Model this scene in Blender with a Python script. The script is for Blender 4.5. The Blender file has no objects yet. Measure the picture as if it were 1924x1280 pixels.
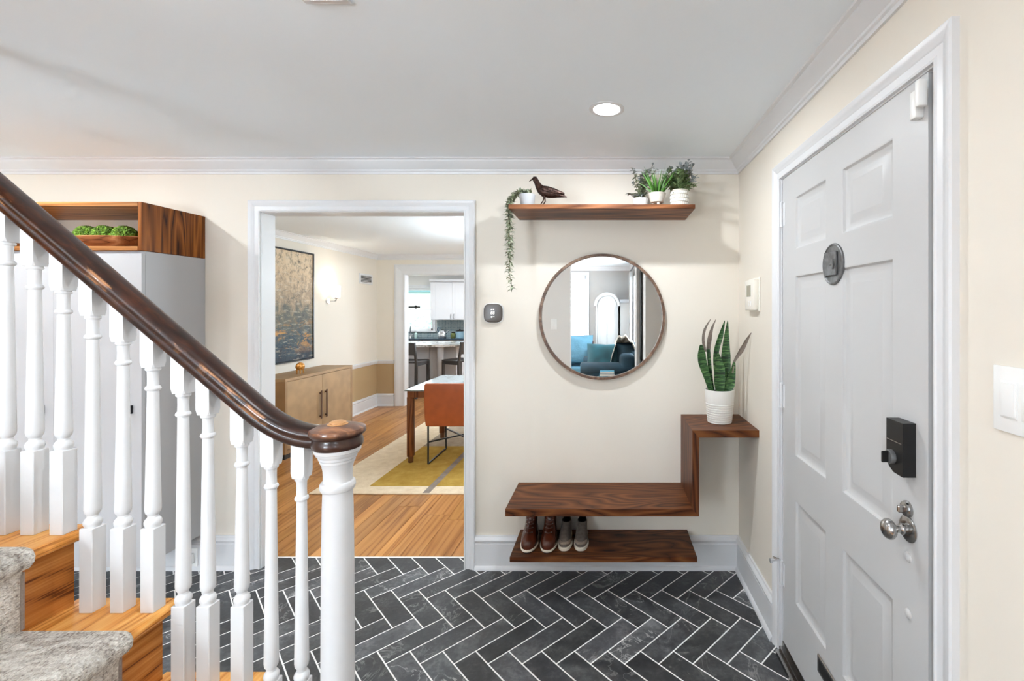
import bpy, bmesh, math, random
from mathutils import Vector, Matrix
random.seed(7)
R = math.radians
PI = math.pi
sc = bpy.context.scene
col = bpy.context.collection

# ------------------------------------------------------------------ camera
F_PX, VPX, VPY = 850.5, 1140.0, 583.0          # focal length and principal point in the 1924 x 1280 frame
cam_d = bpy.data.cameras.new('camera')
cam_d.sensor_fit = 'HORIZONTAL'
cam_d.sensor_width = 36.0
cam_d.lens = F_PX / 1924 * 36.0
cam_d.shift_x = (962 - VPX) / 1924
cam_d.shift_y = (VPY - 640) / 1924
cam_d.clip_start = 0.02
cam = bpy.data.objects.new('camera', cam_d)
col.objects.link(cam)
cam.location = (0, 0, 1.54)
cam.rotation_euler = (R(90), 0, 0)
sc.camera = cam

# ------------------------------------------------------------------ world, exposure
sc.view_settings.view_transform = 'Standard'
sc.view_settings.look = 'None'
sc.view_settings.gamma = 1
sc.view_settings.use_curve_mapping = False
sc.view_settings.exposure = 0.72
w = bpy.data.worlds.new('world')
sc.world = w
w.use_nodes = True
w.node_tree.nodes['Background'].inputs[0].default_value = (0.80, 0.92, 1.0, 1)
w.node_tree.nodes['Background'].inputs[1].default_value = 3.6
try:
    sc.cycles.use_denoising = True
    sc.cycles.max_bounces = 7
    sc.cycles.diffuse_bounces = 6
    sc.cycles.glossy_bounces = 3
    sc.cycles.transparent_max_bounces = 6
    sc.cycles.caustics_reflective = False
    sc.cycles.caustics_refractive = False
    sc.cycles.sample_clamp_indirect = 6
    sc.cycles.use_adaptive_sampling = True
    sc.cycles.adaptive_threshold = 0.12
    sc.cycles.adaptive_min_samples = 16
except Exception:
    pass

# ------------------------------------------------------------------ large lights: daylight at the windows
def area(name, loc, rot, sx, sy, power, color=(1, 1, 1)):
    d = bpy.data.lights.new(name, 'AREA')
    d.shape = 'RECTANGLE'
    d.size = sx
    d.size_y = sy
    d.energy = power
    d.color = color
    o = bpy.data.objects.new(name, d)
    col.objects.link(o)
    o.location = loc
    o.rotation_euler = rot
    return o

DAY = (0.76, 0.88, 1.0)
# windows of the living room behind the camera, of the dining room and of the kitchen (all built below)
area('daylight_living_front', (0.66, -2.3, 1.45), (0, R(90), 0), 1.2, 1.3, 45, DAY)
area('daylight_living_end', (-0.78, -4.10, 1.55), (R(90), 0, 0), 0.70, 1.4, 8, DAY)
area('daylight_living_side', (-2.75, -4.10, 1.5), (R(90), 0, 0), 1.5, 1.4, 90, DAY)  # comes through an added window, fill light for the rooms
area('daylight_dining', (0.95, 5.0, 1.5), (0, R(90), 0), 1.4, 1.9, 12, DAY)
area('daylight_kitchen', (-0.55, 10.80, 1.6), (R(-90), 0, 0), 1.3, 1.1, 110, DAY)
LAMP_W = 11.0          # each ceiling downlight

# ------------------------------------------------------------------ mesh helpers
class MB:
    def __init__(s):
        s.v = []; s.f = []
    def add(s, vs, fs):
        n = len(s.v)
        s.v += [tuple(v) for v in vs]
        s.f += [tuple(i + n for i in f) for f in fs]
        return s
    def box(s, x0, x1, y0, y1, z0, z1, bev=0.0, seg=1):
        if x0 > x1: x0, x1 = x1, x0
        if y0 > y1: y0, y1 = y1, y0
        if z0 > z1: z0, z1 = z1, z0
        vs = [(x0,y0,z0),(x1,y0,z0),(x1,y1,z0),(x0,y1,z0),(x0,y0,z1),(x1,y0,z1),(x1,y1,z1),(x0,y1,z1)]
        fs = [(0,3,2,1),(4,5,6,7),(0,1,5,4),(1,2,6,5),(2,3,7,6),(3,0,4,7)]
        if bev <= 0:
            return s.add(vs, fs)
        bm = bmesh.new()
        bv = [bm.verts.new(v) for v in vs]
        for f in fs: bm.faces.new([bv[i] for i in f])
        bmesh.ops.bevel(bm, geom=list(bm.edges), offset=bev, segments=seg, profile=0.5, affect='EDGES')
        return s.bm(bm)
    def bm(s, bm):
        bm.verts.index_update()
        vs = [tuple(v.co) for v in bm.verts]
        fs = [tuple(v.index for v in f.verts) for f in bm.faces]
        bm.free()
        return s.add(vs, fs)
    def lathe(s, prof, c=(0,0,0), n=24, axis='z', sx=1.0, sy=1.0, a0=0.0, closed=False):
        vs = []; fs = []
        k = len(prof)
        for i in range(n):
            a = a0 + 2*PI*i/n
            ca, sa = math.cos(a)*sx, math.sin(a)*sy
            for r, h in prof:
                if axis == 'z': p = (c[0]+r*ca, c[1]+r*sa, c[2]+h)
                elif axis == 'x': p = (c[0]+h, c[1]+r*ca, c[2]+r*sa)
                else: p = (c[0]+r*ca, c[1]+h, c[2]+r*sa)
                vs.append(p)
        for i in range(n):
            j = (i+1) % n
            for q in range(k if closed else k-1):
                q2 = (q+1) % k
                f = (i*k+q, j*k+q, j*k+q2, i*k+q2)
                fs.append(f if axis != 'y' else f[::-1])
        if closed: return s.add(vs, fs)
        if prof[0][0] > 1e-5: 
            f = tuple(i*k for i in range(n)); fs.append(f[::-1] if axis != 'y' else f)
        if prof[-1][0] > 1e-5: 
            f = tuple(i*k+k-1 for i in range(n)); fs.append(f if axis != 'y' else f[::-1])
        return s.add(vs, fs)
    def tube(s, pts, rad, n=8, caps=True):
        pts = [Vector(p) for p in pts]
        if not hasattr(rad, '__len__'): rad = [rad]*len(pts)
        vs = []; fs = []
        up = None
        for i, p in enumerate(pts):
            t = (pts[min(i+1, len(pts)-1)] - pts[max(i-1, 0)]).normalized()
            if up is None:
                up = Vector((0,0,1)) if abs(t.z) < 0.9 else Vector((0,1,0))
            a = t.cross(up).normalized(); b = a.cross(t).normalized(); up = b
            for k in range(n):
                th = 2*PI*k/n
                vs.append(p + a*(rad[i]*math.cos(th)) + b*(rad[i]*math.sin(th)))
        for i in range(len(pts)-1):
            for k in range(n):
                k2 = (k+1) % n
                fs.append((i*n+k, i*n+k2, (i+1)*n+k2, (i+1)*n+k))
        if caps:
            fs.append(tuple(range(n))[::-1])
            fs.append(tuple((len(pts)-1)*n+k for k in range(n)))
        return s.add(vs, fs)
    def bar(s, p0, p1, w, h, up=(0,0,1)):
        p0, p1, up = Vector(p0), Vector(p1), Vector(up)
        t = (p1-p0).normalized()
        a = t.cross(up).normalized()*(w/2); b = a.cross(t).normalized()*(h/2)
        vs = [p0-a-b, p0+a-b, p0+a+b, p0-a+b, p1-a-b, p1+a-b, p1+a+b, p1-a+b]
        return s.add(vs, [(0,1,2,3)[::-1],(4,5,6,7),(0,1,5,4),(1,2,6,5),(2,3,7,6),(3,0,4,7)])
    def prism(s, poly, axis, a, b):
        # poly: 2d points, extruded along axis from a to b
        def P(u, v, t):
            return {'x': (t,u,v), 'y': (u,t,v), 'z': (u,v,t)}[axis]
        n = len(poly)
        vs = [P(u,v,a) for u,v in poly] + [P(u,v,b) for u,v in poly]
        fs = [tuple(range(n))[::-1], tuple(range(n, 2*n))] + [(i,(i+1)%n,n+(i+1)%n,n+i) for i in range(n)]
        return s.add(vs, fs)
    def mould(s, prof, P0, P1, A, B, k0=(0,0), k1=(0,0)):
        # prof: list of (a,b); swept from P0 to P1; point = P + a*A + b*B; ends sheared by k=(ka,kb) along the run
        P0, P1, A, B = Vector(P0), Vector(P1), Vector(A), Vector(B)
        d = (P1-P0).normalized()
        vs = [P0 + A*a + B*b + d*(k0[0]*a + k0[1]*b) for a,b in prof] + [P1 + A*a + B*b + d*(k1[0]*a + k1[1]*b) for a,b in prof]
        n = len(prof)
        fs = [tuple(range(n))[::-1], tuple(range(n,2*n))] + [(i,(i+1)%n,n+(i+1)%n,n+i) for i in range(n)]
        return s.add(vs, fs)
    def rings(s, rs, cap0=True, cap1=True):
        n = len(rs[0]); vs = [p for r in rs for p in r]; fs = []
        for i in range(len(rs)-1):
            for k in range(n):
                k2 = (k+1) % n
                fs.append((i*n+k, i*n+k2, (i+1)*n+k2, (i+1)*n+k))
        if cap0: fs.append(tuple(range(n))[::-1])
        if cap1: fs.append(tuple((len(rs)-1)*n+k for k in range(n)))
        return s.add(vs, fs)
    def ell(s, c, r, nu=16, nv=10):
        prof = [(math.sin(PI*i/nv), -math.cos(PI*i/nv)*r[2]) for i in range(nv+1)]
        prof[0] = (0.0, -r[2]); prof[-1] = (0.0, r[2])
        return s.lathe(prof, c, nu, 'z', r[0], r[1])
    def build(s, name, mat, parent=None, smooth=35, weld=False):
        me = bpy.data.meshes.new(name)
        off = Vector(parent.location) if parent is not None else Vector((0,0,0))
        if parent is not None and parent.parent is not None: off = off + Vector(parent.parent.location)
        me.from_pydata([tuple(Vector(v)-off) for v in s.v], [], s.f)
        bm = bmesh.new(); bm.from_mesh(me)
        bmesh.ops.remove_doubles(bm, verts=bm.verts, dist=1e-6)
        bmesh.ops.recalc_face_normals(bm, faces=bm.faces)
        bm.to_mesh(me); bm.free()
        if mat is not None: me.materials.append(mat)
        if smooth:
            me.polygons.foreach_set('use_smooth', [True]*len(me.polygons))
            me.set_sharp_from_angle(angle=R(smooth))
        o = bpy.data.objects.new(name, me)
        col.objects.link(o)
        if parent is not None: o.parent = parent
        return o

def centre_origin(o):
    # move a top-level mesh's origin to the middle of its base
    me = o.data
    xs = [v.co.x for v in me.vertices]; ys = [v.co.y for v in me.vertices]; zs = [v.co.z for v in me.vertices]
    c = Vector(((min(xs)+max(xs))/2, (min(ys)+max(ys))/2, min(zs)))
    me.transform(Matrix.Translation(-c)); o.location = c
    return o
def tag(o, label=None, cat=None, group=None, kind=None):
    if label: o['label'] = label
    if cat: o['category'] = cat
    if group: o['group'] = group
    if kind: o['kind'] = kind
    return o
def thing(name, label, cat, loc=(0,0,0), group=None, rz=0):
    o = bpy.data.objects.new(name, None)
    o.empty_display_size = 0.05
    col.objects.link(o)
    o.location = loc; o.rotation_euler = (0,0,rz)
    return tag(o, label, cat, group)
def struct(name, mb_or_none, mat=None, loc=(0,0,0), label=None, smooth=35):
    if mb_or_none is None:
        o = bpy.data.objects.new(name, None); o.empty_display_size = 0.05; col.objects.link(o); o.location = loc
    else:
        o = mb_or_none.build(name, mat, None, smooth)
    o['kind'] = 'structure'
    if label: o['label'] = label
    return o
def box(*a, **k): return MB().box(*a, **k)
def copy_thing(root, loc=None, rz=None, label=None):
    c = root.copy(); col.objects.link(c)
    if loc is not None: c.location = loc
    if rz is not None: c.rotation_euler = (0,0,rz)
    if label: c['label'] = label
    for ch in list(root.children):
        d = ch.copy(); col.objects.link(d); d.parent = c
        for g in list(ch.children):
            e = g.copy(); col.objects.link(e); e.parent = d
    return c
def part_copy(o, loc, parent):
    c = o.copy(); col.objects.link(c); c.parent = parent; c.location = loc
    return c

# ------------------------------------------------------------------ materials
def srgb(r, g, b):
    def f(c):
        c /= 255.0
        return c/12.92 if c <= 0.04045 else ((c+0.055)/1.055)**2.4
    return (f(r), f(g), f(b), 1)
class NT:
    def __init__(s, name):
        s.m = bpy.data.materials.new(name); s.m.use_nodes = True
        s.t = s.m.node_tree; s.n = s.t.nodes; s.b = s.n['Principled BSDF']
    def new(s, ty, **k):
        o = s.n.new(ty)
        for a, v in k.items(): setattr(o, a, v)
        return o
    def link(s, a, b): s.t.links.new(a, b)
    def coord(s, scale=(1,1,1), rnd=False, kind='Object', rot=(0,0,0)):
        tc = s.new('ShaderNodeTexCoord'); mp = s.new('ShaderNodeMapping')
        mp.inputs['Scale'].default_value = scale
        mp.inputs['Rotation'].default_value = rot
        if rnd:
            oi = s.new('ShaderNodeObjectInfo'); mu = s.new('ShaderNodeVectorMath', operation='SCALE')
            cb = s.new('ShaderNodeCombineXYZ')
            for k in ('X','Y','Z'): s.link(oi.outputs['Random'], cb.inputs[k])
            s.link(cb.outputs[0], mu.inputs[0]); mu.inputs['Scale'].default_value = 37.0
            ad = s.new('ShaderNodeVectorMath', operation='ADD')
            s.link(tc.outputs[kind], ad.inputs[0]); s.link(mu.outputs[0], ad.inputs[1]); s.link(ad.outputs[0], mp.inputs['Vector'])
        else:
            s.link(tc.outputs[kind], mp.inputs['Vector'])
        return mp.outputs[0]
    def noise(s, vec, scale=5, detail=3, rough=0.5, dist=0.0):
        o = s.new('ShaderNodeTexNoise')
        o.inputs['Scale'].default_value = scale; o.inputs['Detail'].default_value = detail
        o.inputs['Roughness'].default_value = rough; o.inputs['Distortion'].default_value = dist
        if vec is not None: s.link(vec, o.inputs['Vector'])
        return o.outputs['Fac']
    def math(s, op, a, b=None, c=None, clamp=False):
        o = s.new('ShaderNodeMath', operation=op, use_clamp=clamp)
        for i, x in enumerate((a, b, c)):
            if x is None: continue
            if isinstance(x, (int, float)): o.inputs[i].default_value = x
            else: s.link(x, o.inputs[i])
        return o.outputs[0]
    def ramp(s, fac, stops, interp='LINEAR'):
        o = s.new('ShaderNodeValToRGB'); o.color_ramp.interpolation = interp
        e = o.color_ramp.elements
        while len(e) < len(stops): e.new(0.5)
        for i, (p, c) in enumerate(stops):
            e[i].position = p; e[i].color = c if len(c) == 4 else (*c, 1)
        s.link(fac, o.inputs[0]); return o.outputs[0]
    def mix(s, fac, a, b, blend='MIX'):
        o = s.new('ShaderNodeMix', data_type='RGBA', blend_type=blend)
        for i, x in ((0, fac), (6, a), (7, b)):
            if isinstance(x, (int, float)): o.inputs[i].default_value = x
            elif isinstance(x, tuple): o.inputs[i].default_value = x
            else: s.link(x, o.inputs[i])
        return o.outputs[2]
    def set(s, color=None, rough=None, metal=None, spec=None, coat=None):
        for key, x in (('Base Color', color), ('Roughness', rough), ('Metallic', metal), ('Specular IOR Level', spec), ('Coat Weight', coat)):
            if x is None: continue
            if isinstance(x, (int, float, tuple)): s.b.inputs[key].default_value = x
            else: s.link(x, s.b.inputs[key])
    def bump(s, h, strength=0.2, dist=0.01):
        o = s.new('ShaderNodeBump'); o.inputs['Strength'].default_value = strength; o.inputs['Distance'].default_value = dist
        s.link(h, o.inputs['Height']); s.link(o.outputs[0], s.b.inputs['Normal'])
def plain(name, c, rough=0.5, metal=0.0, var=0.04, vs=6.0, bump=0.0, bs=150.0, spec=0.5, coat=0.0, bd=0.002):
    t = NT(name); v = t.coord()
    n = t.noise(v, vs, 1)
    lo = tuple(x*(1-var) for x in c[:3])+(1,); hi = tuple(min(1, x*(1+var)) for x in c[:3])+(1,)
    t.set(t.ramp(n, [(0.3, lo), (0.7, hi)]), rough, metal, spec, coat)
    if bump: t.bump(t.noise(v, bs, 2), bump, bd)
    return t.m
def wood(name, dark, mid, light, axis='x', across=9.0, along=0.9, rings=14.0, rough=0.42, coat=0.0, fine=0.5, bump=0.08, tint=False):
    t = NT(name)
    ia = 'xyz'.index(axis)
    sc1 = [across]*3; sc1[ia] = along
    v = t.coord(tuple(sc1), rnd=True)
    n = t.noise(v, 0.5, 2, 0.5, 0.35)
    ring = t.math('MULTIPLY', t.math('PINGPONG', t.math('MULTIPLY', n, rings), 0.5), 2.0)
    sc2 = [190.0]*3; sc2[ia] = 5.0
    g = t.noise(t.coord(tuple(sc2), rnd=True), 1.0, 2, 0.6)
    f = t.math('ADD', t.math('MULTIPLY', ring, 0.75), t.math('MULTIPLY', t.math('SUBTRACT', g, 0.45), fine*1.3), clamp=True)
    f = t.math('ADD', f, t.math('MULTIPLY', t.math('SUBTRACT', n, 0.5), 0.5), clamp=True)
    c = t.ramp(f, [(0.0, dark), (0.13, tuple(0.35*a+0.65*b for a, b in zip(dark, mid))), (0.34, mid), (0.95, light)])
    if tint:
        oi = t.new('ShaderNodeObjectInfo')
        c = t.mix(1.0, c, oi.outputs['Color'], 'MULTIPLY')
    t.set(c, rough, 0.0, 0.22, coat)
    t.bump(g, bump, 0.002)
    return t.m

M = {}
def wallpaint(name, c):
    t = NT(name); v = t.coord()
    n = t.noise(v, 1.5, 0)
    lo = tuple(x*0.985 for x in c[:3])+(1,)
    t.set(t.ramp(n, [(0.35, lo), (0.65, c)]), 0.75, 0, 0.3)
    t.bump(t.noise(v, 90, 1), 0.06, 0.002)
    return t.m
M['wall'] = wallpaint('cream_wall_paint', srgb(229, 222, 210))
M['tan'] = wallpaint('tan_wall_paint', srgb(181, 155, 117))
M['grey_wall'] = wallpaint('grey_wall_paint', srgb(222, 220, 217))
M['greige'] = wallpaint('greige_wall_paint', srgb(176, 173, 169))
M['ceil'] = wallpaint('ceiling_paint', srgb(238, 245, 251))
M['trim'] = plain('white_trim_paint', srgb(221, 222, 224), 0.38, 0, 0.01)
M['door'] = plain('grey_door_paint', srgb(196, 196, 196), 0.45, 0, 0.015, 3, 0.06, 60)
M['bal'] = plain('white_baluster_paint', srgb(218, 218, 219), 0.38, 0, 0.015, 20, 0.12, 70)
M['whitelam'] = plain('white_cabinet_lacquer', srgb(203, 204, 207), 0.4, 0, 0.008)
M['cab'] = plain('white_hall_cabinet_lacquer', srgb(180, 181, 184), 0.4, 0, 0.008)
M['armoire'] = plain('antique_white_paint', srgb(178, 176, 173), 0.5, 0, 0.02)
M['black'] = plain('black_metal', srgb(28, 27, 27), 0.4, 0.2, 0.1)
M['nickel'] = plain('brushed_nickel', srgb(176, 174, 172), 0.22, 1.0, 0.08, 20)
M['steel_dark'] = plain('aged_steel', srgb(112, 112, 112), 0.5, 0.45, 0.25, 60, 0.2, 60)
M['chrome'] = plain('chrome', srgb(220, 222, 225), 0.1, 1.0, 0.02)
M['plastic_white'] = plain('white_plastic', srgb(238, 238, 236), 0.35, 0, 0.01)
M['plastic_cream'] = plain('cream_plastic', srgb(236, 232, 222), 0.4, 0, 0.01)
M['lcd'] = plain('lcd_glass', srgb(150, 148, 130), 0.2, 0, 0.05)
M['walnut_x'] = wood('walnut_stained_oak_along_x', srgb(42, 18, 8), srgb(92, 50, 25), srgb(130, 80, 44), 'x', across=8.0, along=1.5, rings=18)
M['walnut_z'] = wood('walnut_stained_oak_along_z', srgb(42, 18, 8), srgb(86, 46, 24), srgb(122, 74, 42), 'z')
M['shelf_x'] = wood('stained_oak_shelf', srgb(50, 24, 12), srgb(108, 64, 38), srgb(156, 102, 66), 'x')
M['niche_z'] = wood('rich_oak_veneer_upright', srgb(48, 20, 4), srgb(122, 66, 20), srgb(170, 104, 44), 'z', rough=0.4, across=13.0, along=1.0, rings=16)
M['niche_x'] = wood('rich_oak_veneer_level', srgb(84, 46, 20), srgb(160, 106, 58), srgb(196, 146, 96), 'x', rough=0.4)
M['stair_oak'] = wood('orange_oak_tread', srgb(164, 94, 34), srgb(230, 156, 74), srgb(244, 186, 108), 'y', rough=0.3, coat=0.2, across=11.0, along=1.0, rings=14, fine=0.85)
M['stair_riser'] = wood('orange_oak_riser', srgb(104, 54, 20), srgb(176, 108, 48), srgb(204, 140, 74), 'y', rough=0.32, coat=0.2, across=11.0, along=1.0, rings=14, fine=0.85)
M['plank'] = wood('oak_floor_plank', srgb(150, 96, 48), srgb(184, 128, 72), srgb(202, 148, 90), 'y', rough=0.33, coat=0.15, tint=True, fine=0.6, across=13.0, along=0.45, rings=7)
M['slate_grout'] = plain('light_grout', srgb(248, 247, 245), 0.8, 0, 0.02, 40)
M['table_wood'] = wood('dark_walnut_table', srgb(60, 30, 14), srgb(112, 64, 34), srgb(142, 88, 50), 'z')
M['side_oak'] = plain('taupe_oak_veneer', srgb(166, 134, 96), 0.5, 0, 0.10, 9, 0.08, 90)
M['side_oak_shade'] = plain('taupe_oak_shaded', srgb(150, 117, 80), 0.5, 0, 0.08, 9, 0.08, 90)  # same veneer made darker: shade on the sideboard end put into the colour
M['bronze'] = plain('dark_bronze', srgb(58, 40, 34), 0.32, 0.7, 0.5, 90, 0.5, 120, bd=0.004)
M['copper'] = plain('orange_gold_glaze', srgb(205, 140, 60), 0.3, 0.4, 0.3, 40)
M['rust'] = plain('rust_leather', srgb(166, 82, 36), 0.45, 0, 0.10, 12, 0.1, 200)
M['pot_white'] = plain('white_ceramic', srgb(238, 237, 232), 0.4, 0, 0.02)
M['pot_stone'] = plain('speckled_stoneware', srgb(204, 197, 186), 0.65, 0, 0.07, 70, 0.15, 120)
M['pot_grey'] = plain('pale_grey_ceramic', srgb(190, 193, 196), 0.5, 0, 0.05)
M['soil'] = plain('dark_soil', srgb(46, 38, 30), 0.9, 0, 0.4, 120, 0.8, 150, bd=0.01)
M['grass'] = plain('grass_blade_green', srgb(76, 122, 48), 0.45, 0, 0.35, 30)
M['boxleaf'] = plain('leaf_green_bush', srgb(128, 150, 104), 0.5, 0, 0.45, 45)
M['sage'] = plain('sage_grey_leaf', srgb(150, 160, 134), 0.55, 0, 0.4, 60)
M['bluegrey'] = plain('blue_grey_leaf_tips', srgb(156, 162, 164), 0.55, 0, 0.3, 60)
M['vine'] = plain('dusty_green_vine_leaf', srgb(168, 176, 150), 0.55, 0, 0.35, 60)
M['stem'] = plain('plant_stem', srgb(92, 96, 62), 0.6, 0, 0.2)
M['dryleaf'] = plain('dried_leaf_tip', srgb(120, 108, 98), 0.7, 0, 0.2, 60)
M['moss'] = plain('moss_green', srgb(112, 148, 48), 0.9, 0, 0.5, 60, 1.0, 130, bd=0.02)
M['bowl'] = wood('dough_bowl_wood', srgb(86, 44, 22), srgb(150, 92, 56), srgb(196, 142, 100), 'x')
M['boot'] = plain('brown_boot_leather', srgb(82, 37, 22), 0.24, 0, 0.35, 14, 0.15, 60)
M['lace'] = plain('boot_lace', srgb(70, 36, 26), 0.6)
M['felt'] = plain('taupe_felt_shoe', srgb(98, 88, 80), 0.85, 0, 0.18, 60, 0.3, 200)
M['felt_d'] = plain('dark_lining', srgb(44, 38, 36), 0.9)
M['cream_sole'] = plain('cream_rubber_sole', srgb(226, 218, 200), 0.6, 0, 0.05)
M['rubber'] = plain('dark_rubber', srgb(40, 32, 28), 0.7)
M['charcoal'] = plain('charcoal_wood', srgb(62, 60, 60), 0.45, 0, 0.12)
M['teal'] = plain('teal_velvet', srgb(10, 66, 74), 0.75, 0, 0.35, 5, 0.2, 60)
M['teal_d'] = plain('dark_teal_upholstery', srgb(10, 40, 52), 0.8, 0, 0.25, 5)
M['paleblue'] = plain('pale_blue_linen', srgb(74, 116, 134), 0.8, 0, 0.15, 6, 0.3, 30, bd=0.02)
M['throw'] = plain('beige_knit_throw', srgb(176, 166, 152), 0.9, 0, 0.3, 20, 0.8, 40, bd=0.02)
M['mahog'] = plain('dark_mahogany', srgb(62, 18, 16), 0.35, 0, 0.3, 4)
M['book_teal'] = plain('teal_book_cover', srgb(20, 92, 112), 0.5)
M['paper'] = plain('paper', srgb(226, 222, 212), 0.8)
M['curtain'] = plain('grey_curtain', srgb(170, 167, 163), 0.85, 0, 0.06)
M['blind'] = plain('white_blind_fabric', srgb(228, 228, 228), 0.8)
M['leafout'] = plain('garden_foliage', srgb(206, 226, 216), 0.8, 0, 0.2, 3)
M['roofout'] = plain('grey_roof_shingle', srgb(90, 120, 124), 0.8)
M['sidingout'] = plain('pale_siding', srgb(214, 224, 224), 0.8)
M['lawn'] = plain('lawn', srgb(120, 150, 90), 0.9, 0, 0.2, 2)

def emis(name, c, st):
    t = NT(name)
    t.b.inputs['Base Color'].default_value = c
    t.b.inputs['Emission Color'].default_value = c
    t.b.inputs['Emission Strength'].default_value = st
    return t.m
M['lens'] = emis('lit_lamp_lens', (1, 1, 1, 1), 12)
M['globe'] = emis('fill_opal_globe', (0.83, 0.925, 1.0, 1), 40)  # glow of the added dining chandelier
M['shade'] = emis('lit_sconce_shade', (1, 0.95, 0.86, 1), 2.2)
M['fill_shade'] = emis('fill_lamp_shade', (0.83, 0.925, 1.0, 1), 50)  # glow of the added living room floor lamps
M['digits'] = emis('lit_display_digits', (0.9, 0.88, 0.84, 1), 0.7)
def glass():
    t = NT('window_glass')
    tr = t.new('ShaderNodeBsdfTransparent'); gl = t.new('ShaderNodeBsdfGlossy'); mx = t.new('ShaderNodeMixShader')
    gl.inputs['Roughness'].default_value = 0.02
    mx.inputs[0].default_value = 0.06
    t.link(tr.outputs[0], mx.inputs[1]); t.link(gl.outputs[0], mx.inputs[2])
    t.link(mx.outputs[0], t.n['Material Output'].inputs['Surface'])
    return t.m
M['glass'] = glass()
def mirror():
    t = NT('mirror_glass'); t.set((0.93, 0.95, 0.95, 1), 0.0, 1.0); return t.m
M['mirror'] = mirror()
def slate():
    t = NT('dark_slate_tile'); v = t.coord((1,1,1), rnd=True)
    n1 = t.noise(v, 7, 6, 0.65, 0.6); n2 = t.noise(v, 55, 4, 0.6)
    f = t.math('ADD', t.math('MULTIPLY', n1, 0.7), t.math('MULTIPLY', n2, 0.3))
    c = t.ramp(f, [(0.30, srgb(42, 43, 45)), (0.5, srgb(68, 69, 71)), (0.72, srgb(112, 113, 114))])
    vn = t.noise(v, 4.2, 5, 0.62, 1.4)
    line = t.math('SUBTRACT', 1.0, t.math('MULTIPLY', t.math('ABSOLUTE', t.math('SUBTRACT', vn, 0.5)), 55.0), clamp=True)
    mask = t.ramp(t.noise(v, 2.6, 2), [(0.50, (0,0,0,1)), (0.62, (1,1,1,1))])
    c = t.mix(t.math('MULTIPLY', t.math('MULTIPLY', line, mask), 0.7), c, srgb(168, 168, 166))
    oi = t.new('ShaderNodeObjectInfo')
    c = t.mix(1.0, c, oi.outputs['Color'], 'MULTIPLY')
    t.set(c, t.ramp(n1, [(0.3, (0.36,)*3), (0.7, (0.56,)*3)]), 0, 0.5)
    t.bump(f, 0.35, 0.004)
    return t.m
M['slate'] = slate()
def carpet():
    t = NT('streaked_wool_carpet')
    n = t.noise(t.coord((16, 60, 16)), 1.0, 3, 0.6, 0.5)
    f2 = t.noise(t.coord((1, 0.6, 1)), 210, 2, 0.7)
    f = t.math('ADD', t.math('MULTIPLY', n, 0.5), t.math('MULTIPLY', f2, 0.5))
    t.set(t.ramp(f, [(0.36, srgb(146, 134, 124)), (0.47, srgb(210, 202, 191)), (0.60, srgb(248, 243, 234))]), 0.95, 0, 0.1)
    t.bump(f2, 1.0, 0.010)
    return t.m
M['carpet'] = carpet()
def handrail():
    t = NT('worn_dark_mahogany_rail')
    v = t.coord((2.0, 60, 24), rot=(0, R(40.5), 0)); n = t.noise(v, 1.0, 4, 0.6)
    c = t.ramp(n, [(0.3, srgb(22, 9, 5)), (0.52, srgb(48, 22, 12)), (0.75, srgb(86, 44, 22))])
    # rubbed patches where hands have worn the varnish along the near upper edge
    geo = t.new('ShaderNodeTexCoord'); sx = t.new('ShaderNodeSeparateXYZ'); t.link(geo.outputs['Object'], sx.inputs[0])
    band = t.math('SUBTRACT', 1.0, t.math('MULTIPLY', t.math('ABSOLUTE', t.math('ADD', sx.outputs['Y'], 0.0305)), 420.0), clamp=True)
    nx = t.noise(t.coord((6, 30, 6)), 1.0, 5, 0.65)
    patch = t.ramp(nx, [(0.53, (0,0,0,1)), (0.58, (1,1,1,1))])
    c = t.mix(t.math('MULTIPLY', t.math('MULTIPLY', band, patch), 0.85), c, srgb(196, 140, 96))
    t.set(c, 0.28, 0, 0.4, 0.2)
    t.bump(n, 0.15, 0.003)
    return t.m
M['rail'] = handrail()
def newelcap():
    t = NT('worn_newel_cap')
    v = t.coord((10, 40, 26)); n = t.noise(v, 1.0, 4, 0.6)
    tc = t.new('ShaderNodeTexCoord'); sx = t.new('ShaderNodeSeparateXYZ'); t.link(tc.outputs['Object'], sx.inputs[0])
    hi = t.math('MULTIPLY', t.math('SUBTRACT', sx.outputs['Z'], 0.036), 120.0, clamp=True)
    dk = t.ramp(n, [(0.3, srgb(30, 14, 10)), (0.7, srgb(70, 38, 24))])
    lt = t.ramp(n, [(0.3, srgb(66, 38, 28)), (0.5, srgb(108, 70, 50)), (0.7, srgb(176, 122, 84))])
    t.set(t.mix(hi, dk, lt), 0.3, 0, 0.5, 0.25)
    return t.m
M['newelcap'] = newelcap()
M['button'] = plain('honey_wood_button', srgb(196, 146, 96), 0.4, 0, 0.15, 60)
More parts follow.
